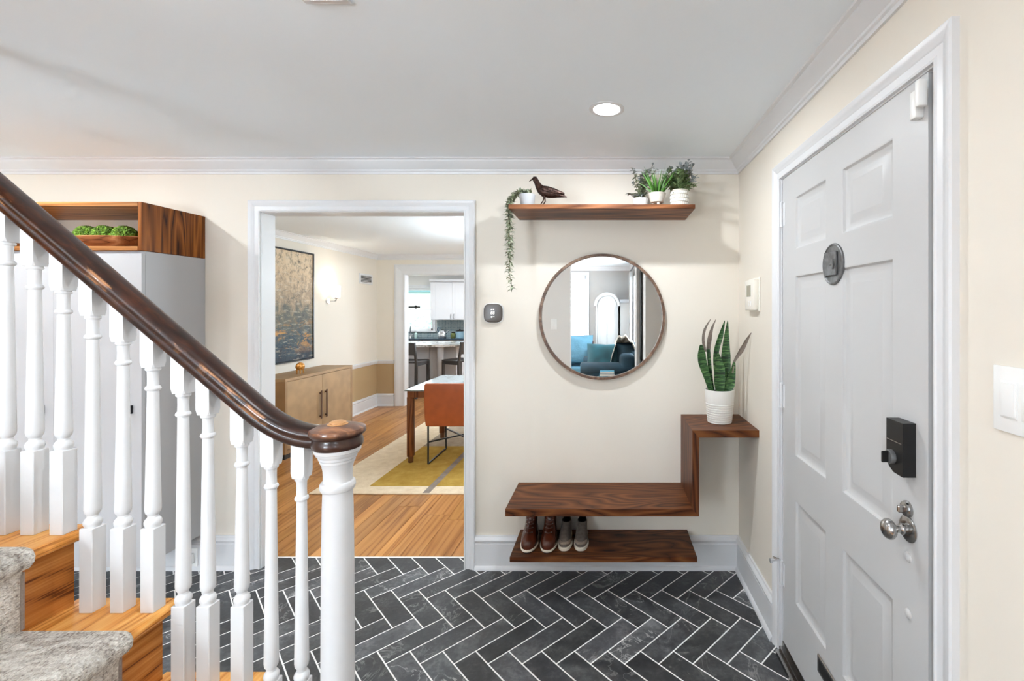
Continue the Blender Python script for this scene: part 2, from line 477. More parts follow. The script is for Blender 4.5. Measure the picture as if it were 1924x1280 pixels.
def painting():
    t = NT('abstract_canvas')
    tc = t.new('ShaderNodeTexCoord'); sp = t.new('ShaderNodeSeparateXYZ'); t.link(tc.outputs['Object'], sp.inputs[0])
    z = t.math('DIVIDE', sp.outputs['Z'], 1.31)
    n1 = t.noise(t.coord((1, 4.5, 4)), 2.0, 8, 0.75, 0.5)      # dragged paint
    n2 = t.noise(t.coord((1, 3, 16)), 2.2, 6, 0.7)           # level strokes
    n3 = t.noise(t.coord((1, 4, 5)), 2.6, 8, 0.75, 0.4)
    n4 = t.noise(t.coord((1, 8, 5)), 2.5, 7, 0.75)           # upright strokes
    zz = t.math('ADD', z, t.math('MULTIPLY', t.math('SUBTRACT', n1, 0.5), 1.1))
    c = t.ramp(zz, [(0.0, srgb(16, 30, 44)), (0.14, srgb(38, 62, 74)), (0.27, srgb(72, 78, 72)), (0.42, srgb(92, 90, 76)), (0.58, srgb(160, 138, 110)), (0.75, srgb(200, 174, 140)), (1.0, srgb(214, 192, 160))])
    up = t.math('MULTIPLY', t.ramp(n4, [(0.50, (0,0,0,1)), (0.60, (1,1,1,1))]), t.ramp(z, [(0.35, (0,0,0,1)), (0.75, (1,1,1,1))]))
    c = t.mix(t.math('MULTIPLY', up, 0.65), c, srgb(110, 100, 88))
    st = t.ramp(n2, [(0.54, (0,0,0,1)), (0.62, (1,1,1,1))])
    c = t.mix(t.math('MULTIPLY', st, 0.45), c, srgb(200, 188, 166))
    dk = t.ramp(n3, [(0.55, (0,0,0,1)), (0.64, (1,1,1,1))])
    c = t.mix(t.math('MULTIPLY', dk, 0.7), c, srgb(46, 44, 42))
    band = t.math('SUBTRACT', 1.0, t.math('MULTIPLY', t.math('ABSOLUTE', t.math('SUBTRACT', z, 0.23)), 6.0), clamp=True)
    g = t.math('MULTIPLY', band, t.ramp(t.noise(t.coord((1, 2.2, 4)), 1.6, 8, 0.75, 0.6), [(0.50, (0,0,0,1)), (0.58, (1,1,1,1))]))
    c = t.mix(g, c, srgb(204, 140, 50))
    t.set(c, 0.6)
    return t.m
M['painting'] = painting()
def stone(name, base, vein, sc_=6):
    t = NT(name); v = t.coord()
    n = t.noise(v, sc_, 6, 0.65, 1.6)
    t.set(t.ramp(n, [(0.35, vein), (0.5, base), (0.75, base)]), 0.12, 0, 0.5)
    return t.m
M['marble'] = stone('grey_veined_stone', srgb(226, 224, 220), srgb(120, 112, 104), 5)
M['tabletop'] = stone('pale_blue_grey_table_top', srgb(158, 172, 174), srgb(124, 132, 130), 7)
def rug():
    t = NT('woven_rug'); tc = t.new('ShaderNodeTexCoord'); v = t.coord()
    n = t.noise(v, 14, 4, 0.6); n2 = t.noise(v, 220, 2)
    t.set(t.ramp(t.math('ADD', t.math('MULTIPLY', n, 0.6), t.math('MULTIPLY', n2, 0.4)), [(0.35, srgb(226, 204, 172)), (0.65, srgb(248, 230, 202))]), 0.95, 0, 0.1)
    t.bump(n2, 0.6, 0.004)
    return t.m
M['rug'] = rug()
def rugfield(name, a, b):
    t = NT(name); v = t.coord(); n = t.noise(v, 9, 5, 0.65); n2 = t.noise(v, 220, 2)
    t.set(t.ramp(t.math('ADD', t.math('MULTIPLY', n, 0.65), t.math('MULTIPLY', n2, 0.35)), [(0.35, a), (0.65, b)]), 0.95, 0, 0.1)
    t.bump(n2, 0.6, 0.004); return t.m
M['rug_gold'] = rugfield('gold_rug_field', srgb(176, 138, 60), srgb(206, 170, 88))
M['rug_grey'] = rugfield('grey_rug_field', srgb(160, 142, 124), srgb(196, 180, 158))
M['rug_stripe'] = rugfield('grey_rug_stripe', srgb(138, 124, 116), srgb(168, 156, 146))
def backsplash():
    t = NT('blue_grey_mosaic'); v = t.coord()
    br = t.new('ShaderNodeTexBrick'); br.offset = 0.0
    mp = t.coord((1,1,1), rot=(R(90), 0, 0)); t.link(mp, br.inputs['Vector'])
    br.inputs['Color1'].default_value = srgb(112, 132, 138); br.inputs['Color2'].default_value = srgb(140, 156, 158)
    br.inputs['Mortar'].default_value = srgb(190, 200, 200); br.inputs['Scale'].default_value = 14
    br.inputs['Brick Width'].default_value = 0.5; br.inputs['Row Height'].default_value = 0.5; br.inputs['Mortar Size'].default_value = 0.03
    t.set(br.outputs['Color'], 0.3); return t.m
M['splash'] = backsplash()
def snake():
    t = NT('banded_snake_plant'); v = t.coord((1,1,1))
    n = t.noise(t.coord((14, 14, 120)), 1.0, 4, 0.6, 1.2)
    t.set(t.ramp(n, [(0.38, srgb(16, 38, 18)), (0.5, srgb(36, 80, 34)), (0.66, srgb(100, 138, 78))]), 0.4)
    return t.m
M['snake'] = snake()
def mirframe():
    t = NT('rustic_brown_frame'); v = t.coord()
    n = t.noise(v, 30, 5, 0.7)
    t.set(t.ramp(n, [(0.3, srgb(52, 34, 26)), (0.5, srgb(104, 76, 58)), (0.7, srgb(150, 122, 100))]), 0.45)
    t.bump(n, 0.4, 0.003); return t.m
M['mirframe'] = mirframe()

# ================================================================== THE SETTING
CEIL = 2.43
YB = 2.70            # entry back wall face
XR = 0.787           # entry right wall face
YD = 7.28            # dining back wall face
XDL = -3.70          # dining left wall face
YK = 10.70           # kitchen back wall face
YL = -3.90           # living room end wall face
XL = 0.52            # living room right wall face
DX0, DX1, DH = -2.063, -0.848, 2.127      # opening to the dining room
KX0, KX1, KH = -3.25, -1.55, 2.113        # opening to the kitchen
FY0, FY1, FH = 1.075, 2.035, 2.13         # front door opening

def wall_x(name, x0, x1, y0, y1, z0, z1, holes, mat):
    # wall running along x, thickness y0..y1, with rectangular holes (xa, xb, za, zb)
    mb = MB(); xs = x0
    for xa, xb, za, zb in sorted(holes):
        mb.box(xs, xa, y0, y1, z0, z1)
        if za > z0: mb.box(xa, xb, y0, y1, z0, za)
        if zb < z1: mb.box(xa, xb, y0, y1, zb, z1)
        xs = xb
    mb.box(xs, x1, y0, y1, z0, z1)
    return struct(name, mb, mat, smooth=0)
def wall_y(name, x0, x1, y0, y1, z0, z1, holes, mat):
    mb = MB(); ys = y0
    for ya, yb, za, zb in sorted(holes):
        mb.box(x0, x1, ys, ya, z0, z1)
        if za > z0: mb.box(x0, x1, ya, yb, z0, za)
        if zb < z1: mb.box(x0, x1, ya, yb, zb, z1)
        ys = yb
    mb.box(x0, x1, ys, y1, z0, z1)
    return struct(name, mb, mat, smooth=0)

wall_x('wall_back', -4.12, 0.93, YB, YB+0.11, 0, CEIL, [(DX0, DX1, 0, DH)], M['wall'])
wall_y('wall_right', XR, 0.93, -0.70, YB, 0, CEIL, [(FY0, FY1, 0, FH)], M['wall'])
wall_y('wall_left', -4.12, -4.0, 0.10, YB, 0, CEIL, [], M['wall'])
wall_x('wall_front', -1.05, -0.468, -0.60, -0.45, 0, CEIL, [], M['grey_wall'])
# living room behind the camera
wall_y('wall_living_right', XL, 0.66, YL, -0.70, 0, CEIL, [(-2.95, -1.65, 0.85, 2.10)], M['greige'])
wall_x('wall_living_return', 0.66, 0.93, -0.84, -0.70, 0, CEIL, [], M['greige'])
wall_x('wall_living_end', -4.72, 0.66, YL-0.12, YL, 0, CEIL, [(-1.13, -0.43, 0.85, 2.25), (-3.5, -2.0, 0.8, 2.2)], M['greige'])
wall_y('wall_living_left', -4.72, -4.60, YL, -0.05, 0, CEIL, [], M['greige'])
wall_x('wall_living_side', -4.72, -4.0, -0.05, 0.10, 0, CEIL, [], M['greige'])
# dining room: cream above the chair rail, tan below (two coats on one wall)
CR = 0.70
wall_y('wall_dining_left', XDL-0.12, XDL, YB+0.11, YD, CR, CEIL, [], M['wall'])
wall_y('wall_dining_left_lower', XDL-0.12, XDL, YB+0.11, YD, 0, CR, [], M['tan'])
wall_x('wall_dining_back', XDL-0.12, 0.93, YD, YD+0.13, CR, CEIL, [(KX0, KX1, CR, KH)], M['wall'])
wall_x('wall_dining_back_lower', XDL-0.12, 0.93, YD, YD+0.13, 0, CR, [(KX0, KX1, 0, CR)], M['tan'])
wall_y('wall_dining_right', XR, 0.93, YB+0.11, YD, 0, CEIL, [(4.05, 5.95, 0.8, 2.2)], M['wall'])
# kitchen
wall_x('wall_kitchen_back', -5.82, 1.0, YK, YK+0.12, 0, CEIL, [(-5.0, -4.11, 1.06, 2.06), (-1.25, 0.15, 1.06, 2.06)], M['grey_wall'])
wall_y('wall_kitchen_left', -5.82, -5.70, YD+0.13, YK+0.12, 0, CEIL, [], M['grey_wall'])
wall_y('wall_kitchen_right', 1.0, 1.12, YD+0.13, YK+0.12, 0, CEIL, [], M['grey_wall'])
wall_x('wall_kitchen_near', -5.82, XDL-0.12, YD, YD+0.13, 0, CEIL, [], M['grey_wall'])

# ceilings; the entry ceiling has the stairwell cut out above the flight
cb = MB()
cb.box(-4.12, 0.93, 1.24, YB+0.11, CEIL, CEIL+0.1); cb.box(-1.55, 0.93, -0.05, 1.24, CEIL, CEIL+0.1)
struct('ceiling', cb, M['ceil'], smooth=0)
struct('ceiling_living', box(-4.72, 0.93, YL-0.12, -0.05, CEIL, CEIL+0.1), M['ceil'], smooth=0)
struct('ceiling_dining', box(XDL-0.12, 0.93, YB+0.11, YD+0.13, CEIL, CEIL+0.1), M['ceil'], smooth=0)
struct('ceiling_kitchen', box(-5.82, 1.12, YD+0.13, YK+0.12, CEIL, CEIL+0.1), M['ceil'], smooth=0)
sw = MB()
sw.box(-4.12, -1.55, -0.05, 0.10, CEIL, 4.7); sw.box(-4.12, -1.55, 1.24, 1.34, CEIL+0.1, 4.7)
sw.box(-4.12, -4.0, 0.10, 1.24, CEIL, 4.7); sw.box(-1.55, -1.45, -0.05, 1.34, CEIL+0.1, 4.7); sw.box(-4.12, -1.45, -0.05, 1.34, 4.7, 4.8)
struct('wall_stairwell', sw, M['wall'], smooth=0)

# ------------------------------------------------------------------ floors
TW = 0.1052                       # tile module: 4 x 12 inch slate in a herringbone at 45 degrees
def clip_poly(poly, x0, x1, y0, y1):
    def cut(ps, f, t):
        out = []
        for i in range(len(ps)):
            a, b = ps[i], ps[(i+1) % len(ps)]
            fa, fb = f(a), f(b)
            if fa >= 0: out.append(a)
            if (fa >= 0) != (fb >= 0):
                q = fa/(fa-fb); out.append((a[0]+(b[0]-a[0])*q, a[1]+(b[1]-a[1])*q))
        return out
    for f in (lambda p: p[0]-x0, lambda p: x1-p[0], lambda p: p[1]-y0, lambda p: y1-p[1]):
        if not poly: return poly
        poly = cut(poly, f, 0)
    return poly
YT = 2.822
floor = struct('floor', box(-4.0, 0.80, -0.05, YT, -0.06, -0.0010), M['slate_grout'], smooth=0)
rt = 1/math.sqrt(2)
def uv2w(u, v): return ((u+v)*TW*rt - 1.1126, (v-u)*TW*rt + 2.4166)
tiles = []
g = 0.0030/TW
for s in range(-3, 9):
    for k in range(-26, 26):
        for (u0, u1, v0, v1) in ((k+3*s, k+3*s+3, k-3*s, k-3*s+1), (k+3*s+3, k+3*s+4, k-3*s-2, k-3*s+1)):
            q = [uv2w(u0+g, v0+g), uv2w(u1-g, v0+g), uv2w(u1-g, v1-g), uv2w(u0+g, v1-g)]
            # the part of the entry floor: between the back wall and the living room, with the doorway sill
            pieces = []
            a = clip_poly(q, -4.0, 0.786, -0.05, YB-0.002)
            if len(a) > 2: pieces.append(a)
            b = clip_poly(q, DX0+0.002, DX1-0.002, YB-0.002, YT)
            if len(b) > 2 and len(a) > 2:
                # a tile that crosses the sill line stays one piece if it lies wholly in the opening
                c = clip_poly(q, DX0+0.002, DX1-0.002, -0.05, YT)
                area_c = len(c)
                if all(DX0+0.002 <= p[0] <= DX1-0.002 for p in a): pieces = [c]
                else: pieces.append(b)
            elif len(b) > 2: pieces.append(b)
            for pc in pieces:
                ar = abs(sum(pc[i][0]*pc[(i+1)%len(pc)][1]-pc[(i+1)%len(pc)][0]*pc[i][1] for i in range(len(pc))))/2
                if ar < 2e-5: continue
                cx = sum(p[0] for p in pc)/len(pc); cy = sum(p[1] for p in pc)/len(pc)
                if cy < 1.10 and cx < -0.5: continue          # closed off under the stairs
                tiles.append((cx, cy, pc))
tiles.sort(key=lambda t: -(t[1]*1.0))
rest = MB()
def tile_mesh(mb, pc, cx, cy):
    n = len(pc); i = 0.0010
    top = [(cx+(x-cx)*(1-i/0.05), cy+(y-cy)*(1-i/0.05), 0.0) for x, y in pc]
    mid = [(x, y, -0.0010) for x, y in pc]; bot = [(x, y, -0.004) for x, y in pc]
    mb.rings([bot, mid, top], cap0=False)
for idx, (cx, cy, pc) in enumerate(tiles):
    if idx >= 300:
        tile_mesh(rest, pc, cx, cy); continue
    mb = MB(); tile_mesh(mb, pc, cx, cy)
    mb.v = [(x-cx, y-cy, z) for x, y, z in mb.v]
    o = mb.build('tile', M['slate'], None, 0)
    o.location = (cx, cy, 0); o.parent = floor
    k = random.uniform(0.66, 1.0) if random.random() < 0.55 else random.uniform(1.0, 1.65); o.color = (k, k*random.uniform(0.985, 1.01), k*random.uniform(0.98, 1.02), 1)
if rest.v:
    o = rest.build('tile_field', M['slate'], floor, 0); o['kind'] = 'stuff'

# dining room floor: mixed-width oak planks running away from the doorway
fd = struct('floor_dining', box(XDL, 0.787, YT, YD+0.13, -0.06, -0.008), plain('plank_gap', srgb(84, 48, 22), 0.8), smooth=0)
edges = [-1.86, -1.77, -1.64, -1.457, -1.368, -1.1755, -0.973, -0.85, -0.66]
x = -1.86; k = 0
ww = [0.19, 0.12, 0.09, 0.20, 0.14]
while x > XDL + 0.25:
    x -= ww[k % 5]; k += 1; edges.insert(0, x)
edges[0] = XDL
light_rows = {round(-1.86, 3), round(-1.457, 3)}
plank_cache = {}
for r in range(len(edges)-1):
    xa, xb = edges[r], edges[r+1]
    y = YT - random.uniform(0.0, 0.9)
    while y < YD+0.12:
        L = random.uniform(0.9, 1.7)
        y0, y1 = max(y, YT), min(y+L, YD+0.13)
        y += L
        if y1-y0 < 0.03: continue
        mb = box(xa+0.0013-(xa+xb)/2, xb-0.0013-(xa+xb)/2, y0+0.0013-(y0+y1)/2, y1-0.0013-(y0+y1)/2, -0.008, 0.0)
        o = mb.build('plank', M['plank'], None, 0); o.location = ((xa+xb)/2, (y0+y1)/2, 0); o.parent = fd
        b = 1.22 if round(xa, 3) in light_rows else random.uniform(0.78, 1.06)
        o.color = (b, b*random.uniform(0.96, 1.0), b*random.uniform(0.90, 1.0), 1)
mb = box(-0.66, 0.786, YT, YD+0.13, -0.008, 0.0)
o = mb.build('plank_field', M['plank'], fd, 0); o['kind'] = 'stuff'
struct('floor_kitchen', box(-5.70, 1.0, YD+0.13, YK, -0.06, 0.0), M['plank'], smooth=0)
struct('floor_living', box(-4.60, 0.66, YL, -0.05, -0.06, 0.0), M['plank'], smooth=0)

# ------------------------------------------------------------------ crown, base and casings
crown = [(0,0),(0.009,0.0),(0.011,0.012),(0.018,0.016),(0.020,0.024),(0.036,0.036),(0.052,0.056),(0.058,0.062),(0.060,0.070),(0.072,0.074),(0.075,0.080),(0,0.080)]
ZC = CEIL - 0.080
def crown_run(name, P0, P1, A, k0, k1):
    mb = MB().mould(crown, (*P0, ZC), (*P1, ZC), A, (0,0,1), (k0, 0), (k1, 0))
    return struct(name, mb, M['trim'])
crown_run('trim_1', (-4.0, YB), (XR, YB), (0,-1,0), 0, -1)
crown_run('trim_2', (XR, YB), (XR, -0.70), (-1,0,0), 1, 0)
crown_run('trim_3', (XDL, YB+0.11), (XDL, YD), (1,0,0), 0, -1)
crown_run('trim_4', (XDL, YD), (0.787, YD), (0,-1,0), 1, 0)
crown_run('trim_5', (-4.6, YL), (XL, YL), (0,1,0), 0, -1)
crown_run('trim_6', (XL, YL), (XL, -0.70), (-1,0,0), 1, 0)
base = [(0,0),(0.030,0.0),(0.030,0.008),(0.024,0.020),(0.017,0.024),(0.017,0.150),(0.013,0.154),(0.013,0.160),(0.022,0.166),(0.024,0.176),(0.018,0.188),(0.012,0.192),(0.010,0.200),(0,0.200)]
def base_run(name, P0, P1, A, k0=0, k1=0):
    mb = MB().mould(base, (*P0, 0), (*P1, 0), A, (0,0,1), (k0,0), (k1,0))
    return struct(name, mb, M['trim'])
base_run('baseboard_back_left', (-4.0, YB), (DX0-0.066, YB), (0,-1,0))
base_run('baseboard_back_right', (DX1+0.066, YB), (XR, YB), (0,-1,0), 0, -1)
base_run('baseboard_right', (XR, YB), (XR, FY1+0.066), (-1,0,0), 1, 0)
base_run('baseboard_right_near', (XR, FY0-0.066), (XR, -0.70), (-1,0,0))
base_run('baseboard_dining_left', (XDL, YB+0.11), (XDL, YD), (1,0,0), 0, -1)
base_run('baseboard_dining_back', (XDL, YD), (KX0-0.17, YD), (0,-1,0), 1, 0)
crail = [(0,0),(0.012,0),(0.016,0.015),(0.028,0.035),(0.03,0.05),(0.012,0.055),(0,0.06)]
struct('trim_7', MB().mould(crail, (XDL, YB+0.11, CR-0.02), (XDL, YD, CR-0.02), (1,0,0), (0,0,1), (0,0), (-1,0)), M['trim'])
struct('trim_8', MB().mould(crail, (XDL, YD, CR-0.02), (KX0-0.17, YD, CR-0.02), (0,-1,0), (0,0,1), (1,0), (0,0)), M['trim'])
cas = [(0,0),(0.012,0.0),(0.014,0.006),(0.010,0.010),(0.010,0.030),(0.014,0.034),(0.016,0.044),(0.020,0.050),(0.022,0.062),(0.018,0.066),(0,0.066)]
def casing(name, run, side, a0, a1, h, wall, A, width=1.0, jamb=None):
    """run: 'x' or 'y' axis the wall runs along; a0,a1 opening edges; wall: coordinate of wall face; A: normal out of the wall."""
    root = struct(name, None, loc=(0,0,0))
    pf = [(a, b*width) for a, b in cas]
    def pt(a, z): return (a, wall, z) if run == 'x' else (wall, a, z)
    ax = (1,0,0) if run == 'x' else (0,1,0)
    nx = tuple(-c for c in ax)
    MB().mould(pf, pt(a0,0), pt(a0,h), A, nx, (0,0), (0,1)).build('casing_leg', M['trim'], root)
    MB().mould(pf, pt(a1,0), pt(a1,h), A, ax, (0,0), (0,1)).build('casing_leg', M['trim'], root)
    MB().mould(pf, pt(a0,h), pt(a1,h), A, (0,0,1), (0,-1), (0,1)).build('casing_head', M['trim'], root)
    if jamb is not None:
        j0, j1 = jamb
        t = 0.004
        def bx(a, b, z0, z1): return box(a, b, j0, j1, z0, z1) if run == 'x' else box(j0, j1, a, b, z0, z1)
        bx(a0-0.001, a0+t, 0, h).build('jamb', M['trim'], root)
        bx(a1-t, a1+0.001, 0, h).build('jamb', M['trim'], root)
        bx(a0, a1, h-t, h+0.001).build('jamb_head', M['trim'], root)
    return root
casing('trim_9', 'x', 1, DX0, DX1, DH, YB, (0,-1,0), 1.0, (YB-0.001, YB+0.111))
casing('trim_10', 'x', 1, KX0, KX1, KH, YD, (0,-1,0), 2.4, (YD-0.001, YD+0.131))
casing('trim_11', 'y', 1, FY0, FY1, FH, XR, (-1,0,0), 1.0, (XR-0.001, 0.93))
struct('trim_12', box(DX0+0.005, DX1-0.005, YT-0.006, YT+0.004, -0.004, 0.001), M['slate_grout'], smooth=0)

# ------------------------------------------------------------------ windows
def window_x(name, x0, x1, z0, z1, wall, face, rows, cols, frame=0.05, cas_w=0.07, label=None, glass_at=0.05):
    # window in a wall running along x; wall = inner face, face = +1 when the room lies at larger y
    root = struct(name, None, label=label)
    g = wall - face*glass_at
    f = MB()
    f.box(x0, x0+frame, g-0.02, g+0.02, z0, z1); f.box(x1-frame, x1, g-0.02, g+0.02, z0, z1)
    f.box(x0, x1, g-0.02, g+0.02, z0, z0+frame); f.box(x0, x1, g-0.02, g+0.02, z1-frame, z1)
    f.build('window_frame', M['trim'], root, 0)
    A = (0, face, 0)
    pf = [(a, b*cas_w/0.066) for a, b in cas]
    c = MB()
    c.mould(pf, (x0, wall, z0), (x0, wall, z1), A, (-1,0,0), (0,0), (0,1)); c.mould(pf, (x1, wall, z0), (x1, wall, z1), A, (1,0,0), (0,0), (0,1))
    c.mould(pf, (x0, wall, z1), (x1, wall, z1), A, (0,0,1), (0,-1), (0,1))
    c.build('window_casing', M['trim'], root)
    ys = sorted((wall, wall+face*0.06))
    box(x0-cas_w-0.02, x1+cas_w+0.02, ys[0], ys[1], z0-0.03, z0).build('window_sill', M['trim'], root, 0)
    iw = (x1-x0-2*frame)/cols; ih = (z1-z0-2*frame)/rows
    for i in range(cols):
        for j in range(rows):
            xa = x0+frame+i*iw; za = z0+frame+j*ih
            box(xa+0.006, xa+iw-0.006, g-0.003, g+0.003, za+0.006, za+ih-0.006).build('pane', M['glass'], root, 0)
            if i: box(xa-0.008, xa+0.008, g-0.012, g+0.012, za, za+ih).build('glazing_bar', M['trim'], root, 0)
            if j: box(xa, xa+iw, g-0.012, g+0.012, za-0.008, za+0.008).build('glazing_bar', M['trim'], root, 0)
    return root
def window_y(name, y0, y1, z0, z1, wall, face, rows, cols, frame=0.05, cas_w=0.07, label=None, glass_at=0.05):
    root = window_x(name, y0, y1, z0, z1, wall, face, rows, cols, frame, cas_w, label, glass_at)
    for ch in root.children:        # swap the axes: built along x, wanted along y
        me = ch.data
        for v in me.vertices: v.co.x, v.co.y = v.co.y, v.co.x
        me.flip_normals()
    return root
window_x('window_1', -5.0, -4.11, 1.06, 2.06, YK, -1, 2, 1, label='bright kitchen window above the sink')
window_x('window_2', -1.13, -0.43, 0.85, 2.25, YL, 1, 2, 1, label='tall living room window behind a striped blind')
window_y('window_3', -2.95, -1.65, 0.85, 2.10, XL, -1, 2, 2, label='living room front window beside grey curtains')
window_y('window_4', 4.05, 5.95, 0.8, 2.2, XR, -1, 2, 3, label='dining room window in the right wall')
window_x('window_5', -3.5, -2.0, 0.8, 2.2, YL, 1, 2, 3, label='added unseen wide living room window in the end wall')  # added window out of view, put in for more daylight
window_x('window_6', -1.25, 0.15, 1.06, 2.06, YK, -1, 2, 2, label='second kitchen window right of the wall cabinets')

# ------------------------------------------------------------------ front door
door = struct('door_1', None, loc=(0.79, FY0+0.037, 0.06), label='grey painted six panel front door with lock and knob')
dy0, dy1, dz0, dz1 = FY0+0.037, FY1-0.005, 0.06, FH-0.004
XD = 0.79
pan_y = [(1.249, 1.520), (1.631, 1.898)]
pan_z = [(0.31, 0.743), (0.928, 1.685), (1.794, 2.016)]
fr = MB()
ycuts = [dy0, 1.249, 1.520, 1.631, 1.898, dy1]
zcuts = [dz0, 0.31, 0.743, 0.928, 1.685, 1.794, 2.016, dz1]
for i in (0, 2, 4): fr.box(XD, XD+0.044, ycuts[i], ycuts[i+1], dz0, dz1)
for i in (1, 3):
    for j in (0, 2, 4, 6): fr.box(XD, XD+0.044, ycuts[i], ycuts[i+1], zcuts[j], zcuts[j+1])
fr.build('door_slab', M['door'], door, 0)
for (ya, yb) in pan_y:
    for (za, zb) in pan_z:
        mb = MB(); rs = []
        for ins, dp in ((0,0),(0.004,0.001),(0.010,0.008),(0.020,0.012),(0.028,0.013),(0.032,0.013),(0.055,0.005),(0.058,0.005)):
            rs.append([(XD+dp, ya+ins, za+ins), (XD+dp, yb-ins, za+ins), (XD+dp, yb-ins, zb-ins), (XD+dp, ya+ins, zb-ins)])
        mb.rings(rs, cap0=False)
        mb.add([(XD+0.03, ya, za), (XD+0.03, yb, za), (XD+0.03, yb, zb), (XD+0.03, ya, zb)], [(0,1,2,3)])
        mb.build('panel', M['door'], door, 25)
# smart lock body
lk = MB()
lz0, lz1, ly0, ly1 = 1.112, 1.250, 1.156, 1.224
poly = []
for (y, z) in ((ly0, lz1), (ly1, lz1)): poly.append((y, z))
poly += [(ly1, lz0+0.030), (ly1-0.010, lz0+0.012), (ly1-0.030, lz0+0.001), (ly0, lz0)]
lk.prism(poly, 'x', XD-0.034, XD+0.001)
lock = lk.build('keypad_lock', M['black'], door, 30); lock['label'] = 'black keypad lock'
box(XD-0.0352, XD-0.0335, ly0+0.004, ly1-0.004, 1.195, 1.1965).build('lock_seam', M['nickel'], lock, 0)
MB().lathe([(0.0,-0.010),(0.017,-0.010),(0.019,-0.006),(0.019,0.002)], (XD-0.035, 1.200, 1.152), 24, 'x').build('turn_ring', M['steel_dark'], lock)
MB().box(XD-0.062, XD-0.043, 1.197, 1.203, 1.137, 1.167, 0.002).build('thumb_turn', M['black'], lock)
# knob, rosettes, bolt
kn = MB().lathe([(0.0,-0.004),(0.014,-0.006),(0.030,-0.005),(0.034,-0.002),(0.035,0.002)], (XD, 1.186, 0.967), 28, 'x').build('knob_rosette', M['nickel'], door)
MB().lathe([(0.0,-0.068),(0.012,-0.067),(0.021,-0.062),(0.026,-0.054),(0.026,-0.048),(0.022,-0.042),(0.012,-0.037),(0.009,-0.030),(0.010,-0.024),(0.014,-0.020),(0.015,-0.012),(0.012,-0.006),(0.012,0.0)], (XD, 1.186, 0.967), 28, 'x').build('door_knob', M['nickel'], door)
db = MB().lathe([(0.0,-0.012),(0.010,-0.013),(0.018,-0.010),(0.021,-0.004),(0.021,0.001)], (XD, 1.187, 1.019), 24, 'x').build('deadbolt_rosette', M['nickel'], door)
MB().box(XD-0.028, XD-0.010, 1.182, 1.192, 1.010, 1.028, 0.003).build('bolt_turn', M['nickel'], db)
for z in (0.893, 0.745):
    MB().ell((XD, 1.186, z), (0.006, 0.013, 0.013)).build('filled_plug', M['door'], door)
# round peephole plate with its little square door
pp = MB().lathe([(0.0,-0.004),(0.064,-0.004),(0.068,-0.007),(0.072,-0.005),(0.073,0.001)], (XD, 1.575, 1.700), 40, 'x').build('peephole_plate', M['steel_dark'], door)
pp['label'] = 'round aged metal peephole plate'
MB().box(XD-0.013, XD-0.004, 1.540, 1.612, 1.660, 1.742, 0.002).build('peephole_door', M['steel_dark'], pp)
MB().box(XD-0.022, XD-0.012, 1.544, 1.566, 1.695, 1.701, 0.001).box(XD-0.022, XD-0.016, 1.542, 1.548, 1.680, 1.716, 0.001).build('peephole_latch', M['steel_dark'], pp)
MB().lathe([(0.0045,-0.045),(0.0045,0.045)], (XD-0.010, 1.614, 1.700), 10).build('peephole_hinge', M['steel_dark'], pp)
# mail slot in the bottom rail
ms = MB()
ms.box(XD-0.006, XD+0.001, 1.455, 1.690, 0.195, 0.262, 0.004)
mso = ms.build('mail_slot_frame', M['nickel'], door); mso['label'] = 'dark metal mail slot'
MB().box(XD-0.008, XD-0.004, 1.470, 1.675, 0.208, 0.250, 0.002).build('mail_slot_flap', M['black'], mso)
# contact sensor at the top corner of door and casing
se = MB().box(XD-0.022, XD, 1.125, 1.150, 2.020, 2.090, 0.004, 2).build('contact_sensor', M['plastic_white'], door)
se['label'] = 'white contact sensor'
MB().box(XR-0.034, XR-0.012, 1.092, 1.108, 2.035, 2.100, 0.003, 2).build('sensor_magnet', M['plastic_white'], se)
# hinges on the far edge
for z in (1.967, 1.157, 0.36):
    h = MB().lathe([(0.0065,-0.052),(0.0065,0.052)], (XD-0.006, FY1-0.004, z), 10)
    for q in (-0.054, 0.050): h.lathe([(0.0,0.0),(0.008,0.0),(0.008,0.006),(0.0,0.010)], (XD-0.006, FY1-0.004, z+q), 10)
    h.box(XD-0.001, XD+0.002, FY1-0.030, FY1-0.006, z-0.05, z+0.05)
    h.build('hinge', M['trim'], door)
# hinge-pin stop above the bottom hinge
hs = MB().tube([(XD-0.010, FY1-0.004, 0.42), (XD-0.055, FY1-0.012, 0.42)], 0.004).tube([(XD-0.010, FY1-0.004, 0.42), (XD-0.035, FY1+0.02, 0.418)], 0.004)
hs.lathe([(0.0,-0.004),(0.010,-0.004),(0.010,0.006),(0.0,0.008)], (XD-0.056, FY1-0.012, 0.42), 12, 'x').build('hinge_stop', M['chrome'], door)
MB().box(0.757, 0.95, FY0+0.001, FY1-0.001, 0.0005, 0.018).box(0.775, 0.90, FY0+0.001, FY1-0.001, 0.018, 0.032).box(0.788, 0.85, FY0+0.001, FY1-0.001, 0.032, 0.056).build('threshold', M['nickel'], door, 0)
struct('wall_outside_door', box(0.96, 1.0, 0.9, 2.2, 0, 2.43), M['sidingout'], smooth=0)

